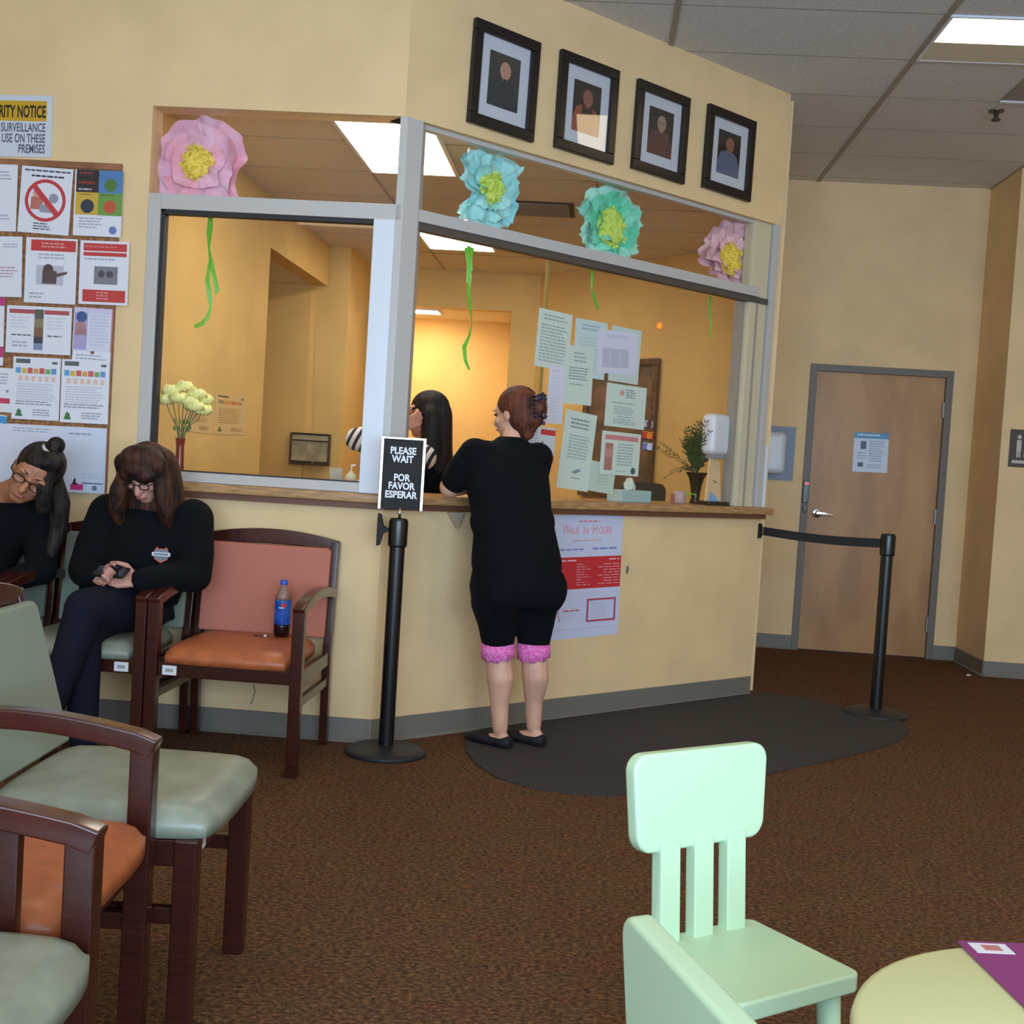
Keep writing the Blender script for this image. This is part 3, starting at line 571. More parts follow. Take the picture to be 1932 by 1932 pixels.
def guest_chair(label, loc, rz, seatm, backm, arms=(1, 1), group=None, W=.60, D=.57, label_side=-1, slat=False, back_over=False, fleg=(1, 1), zs=.462, sf=.005, yb=-.03, yt=.02):
    """local: front towards -y, y=0 at the rear foot, width along x"""
    t = empty('guest_chair', label, 'chair', loc, rz, group)
    h = W/2; q = .044
    for s in (-1, 1):
        arm = arms[0] if s < 0 else arms[1]
        xs = s*(h-q/2)
        if fleg[0 if s < 0 else 1]:
            MB().box(xs-q/2, xs+q/2, -D-.03, -D+.018, 0, .625 if arm else zs-.063).build('leg', M_WOOD, parent=t, bevel=.004)
        # rear leg: lower straight, upper leaning back
        MB().sweep([(xs, -.0, 0), (xs, min(0, yb+.01), .40), (xs, yb+.03, .52), (xs, yt+.018, .855)], .034, .045, side=(1, 0, 0)).build('leg', M_WOOD, parent=t, bevel=.004)
        if arm:
            pts = [(xs, -D-.03+(D+.045)*k/14, .625+.043*sin(pi*min(1, .04+k/14*.86)) if k else .624) for k in range(15)]
            MB().sweep(pts, .046, .04, side=(1, 0, 0)).build('armrest', M_WOODX, parent=t, bevel=.005)
            if slat and s == slat: MB().box(xs-.012, xs+.012, -.46, -.41, .40, .655).build('arm_slat', M_WOOD, parent=t, bevel=.003)
    # aprons
    MB().box(-h+q, h-q, -D-.015, -D+.012, zs-.115, zs-.062).build('apron', M_WOOD, parent=t, bevel=.003)
    for s in (-1, 1):
        xs = s*(h-q/2); MB().box(xs-.012, xs+.012, -D+.015, -.03, zs-.12, zs-.065).build('side_rail', M_WOOD, parent=t, bevel=.003)
        MB().box(xs-.011, xs+.011, -D+.015, -.01, .255, .29).build('stretcher', M_WOOD, parent=t, bevel=.003)
    over = q if not arms[0] else 0; over2 = q if not arms[1] else 0
    cushion(-h+q+.004-over, h-q-.004+over2, -D-.03-sf, yb-.005, zs-.062, zs, .034).build('seat', seatm, parent=t, smooth=True)
    # padded back and arched crest rail
    bx = h-q*.7 if not back_over else h-.004
    zt = .83
    prof = MB(); n = 8
    y_of = lambda z: yb+(yt-yb)*(z-.46)/.4
    fr = [(-bx+.0, zs-.005), (bx, zs-.005), (bx, zt-.01), (bx-.015, zt), (-bx+.015, zt), (-bx, zt-.01)]
    a = [(x, y_of(z)-.030, z) for x, z in fr]; b = [(x, y_of(z), z) for x, z in fr]
    prof.add(a+b, [tuple(range(6)), tuple(range(11, 5, -1))]+[(i, 6+i, 6+(i+1) % 6, (i+1) % 6) for i in range(6)])
    prof.build('backrest', backm, parent=t, bevel=.009, bseg=3)
    cr_ = MB(); N = 14; vs = []
    for i in range(N+1):
        x = -h+.004+(W-.008)*i/N; u = 1-(2*i/N-1)**2; y = y_of(.84)+.012
        vs += [(x, y-.014, .815+.018*u), (x, y+.016, .815+.018*u), (x, y+.02, .858+.036*u), (x, y-.012, .858+.036*u)]
    fs = [(0, 1, 2, 3), (4*N+3, 4*N+2, 4*N+1, 4*N)]+[(4*i+k, 4*i+4+k, 4*i+4+(k+1) % 4, 4*i+(k+1) % 4) for i in range(N) for k in range(4)]
    cr_.add(vs, fs).build('crest_rail', M_WOODX, parent=t, bevel=.004)
    if label_side:
        x0 = -h+q+.02 if label_side < 0 else h-q-.055-.02
        f = MB().box(x0, x0+.055, -D-.0175, -D-.0152, zs-.108, zs-.072); f.box(x0+.012, x0+.043, -D-.018, -D-.0175, zs-.097, zs-.084, 1)
        f.build('asset_label', [M_LABEL, flat((160, 164, 172))], parent=t)
    return t
GW = 'chairs in a row against the front wall'
guest_chair('orange chair below the window with a soda bottle on it', (-.462, -.075, 0), 0, M_ORG, M_ORGB, group=GW, label_side=-1, D=.53)
guest_chair('sage green chair the woman with the phone sits on', (-1.066, -.075, 0), 0, M_GRN, M_GRNB, group=GW, label_side=1, D=.53)
guest_chair('sage green chair under the leaning woman at the far left', (-1.67, -.075, 0), 0, M_GRN, M_GRNB, group=GW, label_side=0, D=.53)
# foreground row, turned to face right
GF = 'chairs in the foreground row at lower left'
th = radians(93.5); ux, uy = cos(th), sin(th)            # local x axis (towards the far end of the row)
def fg(k_far, front):
    c = V((.095, -2.165, 0))-V((ux, uy, 0))*k_far
    return (c.x-uy*front, c.y+ux*front, 0)
guest_chair('sage green foreground chair, farthest of the row, wide empty seat', fg(.262, .555), th, M_GRN, M_GRNB, arms=(0, 0), group=GF, W=.52, D=.53, label_side=-1, back_over=True, sf=.03, yb=-.085, yt=.03, zs=.495)
guest_chair('orange foreground chair between the two sage ones', fg(.80, .610), th, M_ORG, M_ORGB, arms=(0, 1), group=GF, W=.56, D=.50, label_side=-1, sf=.02, zs=.495, yb=-.06, yt=.045)
guest_chair('sage green foreground chair cut off at the bottom left corner', fg(1.372, .574), th, M_GRN, M_GRNB, arms=(1, 1), group=GF, W=.57, D=.55, label_side=0, slat=1, sf=.03, zs=.50, yb=-.06, yt=.045)

# ============================================================ children's furniture
def rrect(x0, x1, y0, y1, r, n=6):
    pts = []
    for cx, cy, a in ((x1-r, y1-r, 0), (x0+r, y1-r, 90), (x0+r, y0+r, 180), (x1-r, y0+r, 270)):
        for k in range(n+1): pts.append((cx+r*cos(radians(a+90*k/n)), cy+r*sin(radians(a+90*k/n))))
    return pts
def kid_chair(label, loc, rz):
    """local: origin at the seat centre on the floor, front towards -y"""
    t = empty('childs_chair', label, "child's chair", loc, rz, "small light green children's chairs")
    MB().prism(rrect(-.163, .163, -.155, .15, .022), .262, .30).build('seat', M_KID, parent=t, bevel=.006, bseg=3)
    A = Matrix.Translation((0, .118, .29)) @ Matrix.Rotation(radians(-5), 4, 'X') @ Matrix.Translation((0, -.118, -.29))
    MB().prism([(x*(1-.07*(.675-z)/.19), z) for x, z in rrect(-.184, .184, .480, .678, .038)], .118, .153, axis=1, T=A).build('backrest', M_KID, parent=t, bevel=.008, bseg=3)
    for x in (-.092, -.002, .088): MB().prism(rrect(x-.026, x+.026, .285, .50, .004, 2), .112, .142, axis=1, T=A).build('back_slat', M_KID, parent=t, bevel=.004)
    for sx in (-1, 1):
        for sy in (-1, 1): MB().tube([(sx*.135, sy*.125, 0), (sx*.12, sy*.11, .268)], [.020, .024], 14).build('leg', M_KID, parent=t, smooth=True)
    return t
kid_chair("light green child's chair in full view, three back slats showing", (1.236, -2.695, 0), radians(37))
kid_chair("light green child's chair nearest the camera, only its back showing", (1.188, -3.615, 0), radians(109))
tb = empty('childs_table', "round light green children's table at lower right", 'table', (1.69, -3.385, 0))
MB().lathe([(.375, .445), (.392, .45), (.398, .465), (.394, .478), (.385, .481), (.01, .4815)], 64).build('tabletop', M_KIDT, parent=tb, smooth=True)
for a in (45, 135, 225, 315): MB().tube([(.3*cos(radians(a)), .3*sin(radians(a)), 0), (.26*cos(radians(a)), .26*sin(radians(a)), .45)], [.024, .032], 16).build('leg', M_KIDT, parent=tb, smooth=True)
# purple book on the table
P0, P1 = atZ(1807, 1775, .4865), atZ(1925, 1890, .4865); dx = (P1-P0).normalized(); ndx = V((-dx.y, dx.x, 0))
if ndx.x < 0: ndx = -ndx
bk = empty('picture_book', 'purple book with white stickers lying on the round green table', 'book', M=Matrix(((dx.x, ndx.x, 0, P0.x), (dx.y, ndx.y, 0, P0.y), (0, 0, 1, .4818), (0, 0, 0, 1))))
MB().box(0, .285, .0, .22, .0006, .006).build('book_cover', mat('book_purple', (138, 44, 120), .35), parent=bk, bevel=.001)
f = MB().box(.01, .05, .012, .075, .006, .0066).box(.018, .04, .03, .06, .0066, .0069, 1); f.build('sticker', [M_PAPER, flat((190, 120, 120))], parent=bk)
MB().box(.13, .17, .07, .16, .006, .0066).build('sticker', M_PAPER, parent=bk)

# ============================================================ crowd-control posts
def stanchion(name, label, loc, rz):
    t = empty(name, label, 'barrier post', loc, rz)
    MB().lathe([(.166, 0), (.168, .012), (.15, .024), (.05, .034), (.036, .04)], 48).build('base', mat('post_base_black', (38, 40, 44), .45), parent=t, smooth=False, bevel=.003)
    MB().lathe([(.032, .036), (.032, .885)], 32).build('pole', M_BLACK, parent=t, smooth=False, bevel=.001)
    MB().lathe([(.037, .86), (.040, .87), (.040, .965), (.034, .978), (.01, .98)], 32).build('belt_head', M_BLACK, parent=t, bevel=.002)
    return t
s1 = stanchion('stanchion_post', 'black barrier post carrying the please wait sign', (.095, -.15, 0), radians(4))
MB().prism([(-.035, .93), (-.062, .945), (-.072, .99), (-.086, .995), (-.086, .86), (-.072, .865), (-.062, .91), (-.035, .925)], -.02, .02, axis=1).build('belt_end', M_BLACKM, parent=s1, bevel=.003)
s2 = stanchion('stanchion_post', 'black barrier post in front of the door, belt pulled to the counter', (2.475, 1.50, 0), 0)
p2 = V((2.475-.035, 1.50, .925)); q2 = FD @ V((LD+.01, .93, .015)); q2 = V((q2.x, q2.y, .935))
L0 = s2.matrix_basis.inverted() if False else Matrix.Translation((-2.475, -1.50, 0))
bl = MB(); n = 8; a = L0 @ p2; b = L0 @ q2
bl.sweep([a.lerp(b, i/n)-V((0, 0, .012*sin(pi*i/n))) for i in range(n+1)], .048, .003, side=(0, 0, 1)).build('belt', M_BLACKM, parent=s2)
cl = empty('wall_clip', 'black belt clip mounted at the counter end', 'clip', M=FD @ Matrix.Translation((LD-.012, .935, 0)))
MB().prism([(-.012, -.042), (.012, -.042), (.012, .042), (-.012, .042)], .001, .012).box(-.006, .006, -.03, .03, .012, .022).build('clip_plate', M_BLACKM, parent=cl, bevel=.002)
# sign on the first post
SG = empty('please_wait_sign', 'chrome framed black sign reading please wait por favor esperar', 'sign', M=Matrix.Translation((.10, -.165, .988)) @ Matrix.Rotation(radians(5), 4, 'Z') @ Matrix.Rotation(radians(90), 4, 'X'))
w_, h_, b_ = .093, .285, .03
f = MB(); 
MB().box(-w_+.01, w_-.01, b_, b_+h_, -.004, .004).build('sign_panel', M_BLACKM, parent=SG)
MB().box(-w_, -w_+.014, b_-.006, b_+h_, -.009, .009).build('frame_rail', M_CHROME, parent=SG, bevel=.003)
MB().box(w_-.014, w_, b_-.006, b_+h_, -.009, .009).build('frame_rail', M_CHROME, parent=SG, bevel=.003)
MB().box(-w_, w_, b_+h_-.002, b_+h_+.008, -.009, .009).build('frame_rail', M_CHROME, parent=SG, bevel=.002)
MB().tube([(0, -.008, 0), (0, b_+.004, 0)], .006, 12).build('sign_stem', M_CHROME, parent=SG, smooth=True)
for ws in ((('PLEASE', .247), ('WAIT', .213)), (('POR', .137), ('FAVOR', .103), ('ESPERAR', .067))):
    f = MB()
    for s_, y in ws: text(f, s_, 0, b_+y-.022, .0395, 0, .0045, bold=.035, sx=.86)
    f.build('lettering', mat('letter_white', (232, 234, 238), .5), parent=SG, fixn=False)
# rug: dark oval mat in front of the counter
o_ = [(875, 1385), (880, 1420), (900, 1445), (940, 1470), (1000, 1487), (1075, 1499), (1150, 1503), (1230, 1499), (1300, 1490), (1400, 1472), (1500, 1450), (1590, 1430), (1650, 1415), (1700, 1398), (1712, 1385), (1706, 1368), (1690, 1355), (1650, 1345), (1600, 1338)]
pts = [atZ(x, y) for x, y in o_]; pts = [(p.x, p.y) for p in pts]
e1 = V((LD*S+.03, LD*S-.03)); pts += [(2.2, 1.78), (1.98, 1.90)]+[(LD*S*t+.014, LD*S*t-.014) for t in (1.0, .8, .6, .4, .24)]
tag(MB().prism(pts, .0005, .007).build('floor_mat', mat('mat_charcoal', (58, 52, 52), .9, var=.12, vscale=160, bump=.2, bscale=300)), 'dark charcoal oval floor mat in front of the counter', 'floor mat')
# soda bottle and coin on the orange chair
bt = empty('soda_bottle', 'cola bottle with blue cap and blue label standing on the orange chair', 'bottle', (-.347, -.235, .4705))
MB().lathe([(.026, 0), (.032, .006), (.033, .04), (.0335, .05)], 24).build('bottle_base', mat('cola_dark', (26, 14, 14), .15), parent=bt, smooth=True)
MB().lathe([(.0335, .05), (.034, .055), (.034, .145), (.0335, .15)], 24).build('bottle_label', mat('label_blue', (48, 108, 196), .25, rgb2=(28, 70, 160), vscale=22), parent=bt, smooth=True)
f = MB(); 
MB().lathe([(.0333, .15), (.031, .165), (.020, .19), (.0135, .20), (.0125, .215)], 24).build('bottle_neck', mat('clear_plastic_brownish', (150, 116, 104), .12, spec=.7), parent=bt, smooth=True)
MB().lathe([(.0145, .212), (.0148, .214), (.0148, .228), (.012, .231), (.002, .231)], 20).build('cap', mat('cap_blue', (42, 86, 186), .4), parent=bt, smooth=True)
f = MB()
for k in range(10):
    a0 = -pi/2+.1+(k-5)*.07
    f.add([(.0345*cos(a0), .0345*sin(a0), .122), (.0345*cos(a0+.07), .0345*sin(a0+.07), .122), (.0345*cos(a0+.07), .0345*sin(a0+.07), .118), (.0345*cos(a0), .0345*sin(a0), .118)], [(0, 1, 2, 3)], 1)
    h0 = .011*sin(pi*(k+.5)/10)+.003
    f.add([(.0346*cos(a0+.25), .0346*sin(a0+.25), .134+h0*.3), (.0346*cos(a0+.32), .0346*sin(a0+.32), .134+h0*.3), (.0346*cos(a0+.32), .0346*sin(a0+.32), .134-h0), (.0346*cos(a0+.25), .0346*sin(a0+.25), .134-h0)], [(0, 1, 2, 3)], 0)
f.build('label_emblem', [flat((206, 50, 56)), flat((220, 226, 240))], parent=bt)
ky = empty('key_ring', 'small shiny ring of metal lying beside the soda bottle', 'key ring', (-.40, -.285, .4725))
ring = [(.016*cos(2*pi*k/20), .016*sin(2*pi*k/20), .003) for k in range(21)]
MB().tube(ring, .0022, 6).build('ring', M_CHROME, parent=ky, smooth=True)
MB().box(-.05, -.016, -.006, .006, .0012, .0035).build('key', mat('key_dark', (50, 46, 46), .3, .6), parent=ky, bevel=.001)
tag(MB().tube([(0, 0, 0), (.006, 0, -.03), (-.004, 0, -.075), (-.012, 0, -.085)], .0018, 6).build('loose_cable', mat('cord_grey', (96, 90, 84), .7), M=Matrix.Translation(tuple(atY(479, 1292, -.004)))), 'thin short grey cable on the wall below the orange chair', 'cable')
# ============================================================ people
def skin(name, rgb): return mat(name, rgb, .5, var=.04, vscale=12)
SK_A, SK_B, SK_C, SK_D = skin('skin_tan', (176, 118, 88)), skin('skin_fair', (196, 142, 126)), skin('skin_light', (212, 162, 138)), skin('skin_pink', (206, 146, 124))
def hairm(name, a, b): return mat(name, a, .62, rgb2=b, vscale=34, stretch=(1, 1, .12), bump=.9, bscale=70, spec=.3)
M_BTEE = mat('black_tshirt', (10, 12, 18), .95, spec=.2, bump=.15, bscale=25); M_CAPRI = mat('navy_capris', (6, 8, 18), .9, spec=.2, bump=.1, bscale=30)
M_SWEAT = mat('black_sweatshirt', (9, 11, 17), .95, spec=.2, bump=.25, bscale=18); M_JEAN = mat('dark_jeans', (20, 23, 38), .9, spec=.2, bump=.15, bscale=40)
M_LIP = mat('lips', (170, 96, 90), .5); M_EYE = mat('eye_dark', (30, 22, 20), .3); M_BROW = mat('brow', (60, 40, 30), .8)
def basis(F, up=(0, 0, 1)):
    F = V(F).normalized(); R = F.cross(V(up)).normalized(); U = R.cross(F).normalized(); return R, F, U
def hand(mb, wrist, d, n, s, curl=.6, size=1.0, spread=.12):
    """palm and five separate bent fingers. d finger direction, n palm normal, s towards the thumb"""
    wrist, d, n, s = V(wrist), V(d).normalized(), V(n).normalized(), V(s); s = (s-d*s.dot(d)).normalized(); n = s.cross(d) if s.cross(d).dot(n) > 0 else -s.cross(d)
    k = size
    for q in (-.024, -.008, .008, .024): mb.cap(wrist+s*q*.7*k, .013*k, wrist+d*.08*k+s*q*1.1*k, .0115*k)
    mb.cap(wrist-d*.03*k, .026*k, wrist+d*.02*k, .024*k)
    for i, L in enumerate((.070, .078, .072, .056)):
        b = wrist+d*(.083-.006*(i == 3))*k+s*(.028-.0188*i)*k; dd = (d+s*spread*(1-.67*i)).normalized(); r = (.0086, .0088, .0084, .0076)[i]*k; a = 0
        for j, f_ in enumerate((.45, .3, .25)):
            a += curl*(.6 if j == 0 else .9); e = dd*cos(a)+n*sin(a); q = b+e*L*f_*k; mb.cap(b, r, q, r*.93, 10); b = q; r *= .93
    b = wrist+d*.025*k+s*.022*k; q = b+(s*.75+d*.6+n*.25).normalized()*.045*k; mb.cap(b, .0135*k, q, .0105*k)
    q2 = q+(d*.85+s*.1+n*.45*curl).normalized()*.032*k; mb.cap(q, .0105*k, q2, .0092*k); q3 = q2+(d*.8-s*.2+n*.5*curl).normalized()*.024*k; mb.cap(q2, .0092*k, q3, .008*k)
def head_shape(mb, c, R, F, U, k=1.0, ears=True):
    """c = centre of the skull; face towards F"""
    Rm = Matrix((R, F, U)).transposed()
    mb.ell(c+U*.02*k, (.073*k, .09*k, .088*k), Rm); mb.ell(c-U*.035*k+F*.015*k, (.064*k, .072*k, .078*k), Rm)
    mb.ell(c-U*.088*k+F*.05*k, (.033*k, .030*k, .026*k), Rm); mb.ell(c-U*.066*k+F*.036*k, (.048*k, .048*k, .04*k), Rm)
    mb.cap(c-U*.0*k+F*.088*k, .009*k, c-U*.038*k+F*.104*k, .0135*k)          # nose
    for s in (-1, 1):
        mb.ell(c-U*.036*k+F*.093*k+R*s*.011*k, .0085*k)
        mb.ell(c+U*.018*k+F*.078*k+R*s*.032*k, (.026*k, .014*k, .009*k), Rm)   # brow ridge
        mb.ell(c-U*.03*k+F*.062*k+R*s*.04*k, (.02*k, .02*k, .018*k), Rm)       # cheek
        if ears: mb.ell(c-U*.012*k-F*.005*k+R*s*.074*k, (.009*k, .019*k, .03*k), Rm)
    mb.ell(c-U*.061*k+F*.088*k, (.021*k, .010*k, .006*k), Rm); mb.ell(c-U*.070*k+F*.086*k, (.018*k, .010*k, .006*k), Rm)
def face_parts(t, c, R, F, U, k=1.0, closed=False):
    Rm = Matrix((R, F, U)).transposed()
    for s in (-1, 1):
        e = MB(); e.ell(c-U*.002*k+F*.081*k+R*s*.032*k, (.012*k, .008*k, (.0035 if closed else .006)*k), Rm, seg=14, rings=8); e.build('eye', M_EYE, parent=t, smooth=True)
        b = MB(); b.sweep([c+U*(.020+.004*q*(2-q))*k+F*(.0905-.006*q*q)*k+R*s*(.016+.017*q)*k for q in (0, 1, 2)], .006*k, .0045*k, side=tuple(F)); b.build('eyebrow', M_BROW, parent=t)
    m = MB(); m.ell(c-U*.0655*k+F*.094*k, (.020*k, .007*k, .0065*k), Rm, seg=14, rings=8); m.build('lips', M_LIP, parent=t, smooth=True)
def hair_cap(mb, c, R, F, U, k=1.0, front=.05):
    Rm = Matrix((R, F, U)).transposed()
    mb.ell(c+U*.035*k-F*.018*k, (.086*k, .096*k, .086*k), Rm, 20, 14); mb.ell(c-F*.045*k-U*.01*k, (.084*k, .07*k, .09*k), Rm, 20, 14)

# ---------- woman standing at the counter, back to the camera
t = empty('person', 'person in black t-shirt and dark capris with pink lace cuffs, leaning at the counter', 'person', (.60, .12, 0))
T0 = Matrix.Translation((-.60, -.12, 0))
R, F, U = basis((-.6, .8, 0))
P = lambda x, y, z: V((x, y, z))
aL, aR = P(.549, .10, .085), P(.690, .185, .09)
kL, kR = P(.515, .115, .44), P(.668, .175, .44)
hL, hR = P(.503, .045, .74), P(.660, .150, .74)
chest, neck = P(.505, .165, 1.20), P(.520, .19, 1.345)
sL, sR = P(.368, .085, 1.265), P(.632, .245, 1.265)
eL, wL = P(.262, .155, 1.112), P(.33, .315, 1.112)
eR, wR = P(.60, .43, 1.115), P(.44, .49, 1.115)
hc = P(.523, .215, 1.452); hR_, hF, hU = basis((-.86, .5, -.12))
body = MB()
for a, k_, h_ in ((aL, kL, hL), (aR, kR, hR)):
    body.chain([(a, .034), (a.lerp(k_, .3), .041)]); body.chain([(a.lerp(k_, .3), .041), (a.lerp(k_, .62)-F*.014, .061), (k_, .056), (k_.lerp(h_, .5), .07), (h_, .08)])
    tdir = V((-.84, .54, 0)); body.cap(a-V((0, 0, .045))-tdir*.02, .03, a-V((0, 0, .06))+tdir*.07, .026); body.cap(a-V((0, 0, .06))+tdir*.07, .026, a-V((0, 0, .066))+tdir*.14, .017)
body.loft([(P(.58, .1, .70), R*.13, F*.10), (P(.57, .11, .9), R*.14, F*.10), (chest, R*.14, F*.09), (P(.51, .17, 1.29), R*.10, F*.06)])
body.chain([(P(.512, .172, 1.27), .055), (neck, .048), (hc-U*.05, .046)])
body.chain([(sL, .05), (eL, .047), (wL, .028)]); body.chain([(sR, .05), (eR, .045), (wR, .028)]); body.chain([(chest, .08), (sL, .05)]); body.chain([(chest, .08), (sR, .05)])
hand(body, wL+V((.01, .04, -.012)), (.35, 1, -.02), (0, 0, -1), (1, -.3, 0), .25); hand(body, wR-V((.03, 0, .01)), (-.9, .35, 0), (0, 0, -1), (-.3, -1, 0), .3)
head_shape(body, hc, hR_, hF, hU, 1.0)
body.blob('body', SK_C, parent=t, voxel=.0055, it=4, M=T0)
face_parts(t, hc-P(.60, .12, 0), hR_, hF, hU)
sh = MB()
sh.loft([(P(.578, .112, .775), R*.208, F*.165), (P(.576, .112, .82), R*.208, F*.166), (P(.562, .115, .92), R*.19, F*.158), (P(.538, .13, 1.02), R*.186, F*.15), (P(.518, .15, 1.12), R*.198, F*.146), (P(.508, .162, 1.20), R*.198, F*.128), (P(.508, .17, 1.265), R*.165, F*.10), (P(.514, .178, 1.315), R*.10, F*.07), (P(.518, .185, 1.347), R*.060, F*.056)], 32)
for s_, e_, q in ((sL, eL, .76), (sR, eR, .8)): sh.chain([(s_.lerp(chest, .3), .085), (s_, .068), (s_.lerp(e_, .5), .068), (s_.lerp(e_, q), .064)])
for k_, x in ((-1, .25), (1, .2)): sh.ell(P(.53, .13, .98)+R*k_*.09-F*.03, (.11, .11, .10))
sh.blob('tshirt', M_BTEE, parent=t, voxel=.008, it=6, M=T0)
pa = MB()
pa.loft([(P(.58, .105, .63), R*.196, F*.165), (P(.581, .10, .70), R*.212, F*.178), (P(.578, .108, .78), R*.200, F*.165), (P(.575, .11, .86), R*.185, F*.15)], 32)
for h_, k_ in ((hL, kL), (hR, kR)): pa.chain([(h_-V((0, 0, .1)), .112), (h_.lerp(k_, .6), .092), (k_+V((0, 0, .01)), .071)]); pa.ell(h_-F*.055-V((0, 0, .04)), (.11, .11, .12))
pa.blob('capri_pants', M_CAPRI, parent=t, voxel=.008, it=5, M=T0)
M_LACE = mat('pink_lace', (236, 92, 180), .8, rgb2=(250, 150, 214), vscale=90, bump=.6, bscale=120)
for k_, a in ((kL, aL), (kR, aR)):
    rings = []; n = 30; vs = []; fs = []
    for i, (z, r) in enumerate(((.455, .0735), (.425, .0745), (.395, .073))):
        for q in range(n):
            an = 2*pi*q/n; c = a.lerp(k_, (z-a.z)/(k_.z-a.z)) if z < k_.z else k_; dz = .006*sin(an*9) if i == 2 else 0
            if i == 2: dz += .018*cos(an-1.1)
            vs.append(P(c.x, c.y, z+dz)+V((r*cos(an), r*sin(an), 0)))
    fs = [(i*n+q, i*n+(q+1) % n, (i+1)*n+(q+1) % n, (i+1)*n+q) for i in range(2) for q in range(n)]
    lc = MB().add(vs, fs).build('lace_cuff', M_LACE, parent=t, M=T0, smooth=True); so = lc.modifiers.new('s', 'SOLIDIFY'); so.thickness = .003
for a in (aL, aR):
    sho = MB(); tdir = V((-.84, .54, 0)); sd = V((.54, .84, 0)); b = P(a.x, a.y, 0)-tdir*.05
    sho.loft([(b-tdir*.012+V((0, 0, .03)), sd*.024, V((0, 0, .026))), (b+tdir*.02+V((0, 0, .030)), sd*.036, V((0, 0, .030))), (b+tdir*.08+V((0, 0, .027)), sd*.038, V((0, 0, .024))), (b+tdir*.15+V((0, 0, .03)), sd*.044, V((0, 0, .028))), (b+tdir*.20+V((0, 0, .022)), sd*.034, V((0, 0, .020))), (b+tdir*.235+V((0, 0, .016)), sd*.012, V((0, 0, .012)))], 20)
    sho.blob('shoe', mat('shoe_black', (14, 14, 20), .7), parent=t, voxel=.005, it=3, M=T0)
M_HAIRC = hairm('hair_auburn', (120, 62, 42), (58, 30, 24))
hr = MB(); hair_cap(hr, hc, hR_, hF, hU); hr.ell(hc-hF*.02+hU*.03, (.088, .088, .085)); hr.chain([(hc-hF*.06-hU*.04, .06), (hc-hF*.05-hU*.085, .042)])
hr.ell(hc-hF*.115+hU*.01, (.045, .045, .05)); hr.ell(hc-hF*.10-hU*.03, (.04, .04, .045))
hr.blob('hair', M_HAIRC, parent=t, voxel=.006, it=4, M=T0)
cl = MB(); cb = hc-hF*.122+hU*.02
for k in range(6):
    for sd_ in (-1, 1): cl.tube([cb+hU*(.045-.018*k)-hF*.022, cb+hU*(.045-.018*k)-hF*.026+hR_*.02*sd_, cb+hU*(.038-.018*k)+hR_*.046*sd_-hF*.002], .0045, 6)
cl.cap(cb+hU*.05-hF*.024, .008, cb-hU*.05-hF*.024, .008); cl.build('hair_clip', mat('clip_blue_black', (24, 26, 48), .2), parent=t, M=T0, smooth=True)

# ---------- woman with the phone
t = empty('person', 'person with long brown hair in black sweatshirt looking down at a phone', 'person', (-1.0, -.35, 0))
T0 = Matrix.Translation((1.0, .35, 0))
R, F, U = basis((-.1, -1, 0))
hip = P(-1.0, -.24, .57); chest = P(-.905, -.25, .86); neck = P(-.905, -.28, 1.0)
sL, sR = P(-.735, -.25, .925), P(-1.085, -.25, .925)        # her left is at the picture's right
eL, eR = P(-.690, -.33, .705), P(-1.125, -.36, .70); wL, wR = P(-.815, -.545, .700), P(-1.02, -.53, .705)
hc = P(-.895, -.355, 1.108); hR_, hF, hU = basis((-.12, -.86, -.55))
lk, rk = P(-.975, -.70, .595), P(-1.0, -.66, .50); lh, rh = P(-.90, -.27, .56), P(-1.06, -.27, .55)
la, ra = P(-1.035, -.80, .26), P(-.965, -.68, .085)
body = MB()
body.loft([(hip, R*.13, F*.10), (P(-.95, -.25, .72), R*.13, F*.09), (chest, R*.13, F*.08), (P(-.905, -.26, .95), R*.09, F*.05)]); body.chain([(P(-.905, -.265, .93), .05), (neck, .046), (hc-hU*.05, .045)])
for a, b, c in ((lh, lk, la), (rh, rk, ra)): body.chain([(a, .07), (b, .05), (c, .035)])
body.chain([(ra, .03), (ra+V((.0, -.02, -.045)), .032), (ra+V((0, -.14, -.06)), .024)]); body.chain([(la, .03), (la+V((-.02, -.03, -.03)), .03), (la+V((-.03, -.15, -.05)), .024)])
for s_, e_, w_2 in ((sL, eL, wL), (sR, eR, wR)): body.chain([(chest, .08), (s_, .05), (e_, .042), (w_2, .027)])
hand(body, wL+V((-.012, -.01, 0)), (-.93, -.18, -.05), (-.1, .15, 1), (-.1, .6, .8), .75, 1.02, .05)
hand(body, wR+V((.008, -.01, 0)), (.75, -.45, -.12), (.1, .2, 1), (0, .7, .8), .85, .98, .05)
head_shape(body, hc, hR_, hF, hU, .98)
body.blob('body', SK_B, parent=t, voxel=.0048, it=3, M=T0)
face_parts(t, hc+P(1.0, .35, 0), hR_, hF, hU, .98, True)
M_GLAS = mat('glasses_black', (22, 18, 20), .25)
def glasses(t, c, R, F, U, k=1.0):
    g_ = MB()
    for s in (-1, 1):
        g_.tube([c-U*.006*k+F*.099*k+R*s*.033*k+R*.022*k*cos(a)+U*.015*k*sin(a) for a in [2*pi*i/14 for i in range(15)]], .0022*k, 6)
        g_.tube([c+F*.098*k+R*s*.055*k, c+F*.07*k+R*s*.075*k, c-F*.01*k+R*s*.080*k], .0022*k, 6)
    g_.tube([c+F*.1*k-R*.011*k, c+F*.104*k+U*.003, c+F*.1*k+R*.011*k], .0022*k, 6)
    return g_.build('glasses', M_GLAS, parent=t, smooth=True)
glasses(t, hc+P(1.0, .35, 0), hR_, hF, hU, .98)
sw = MB()
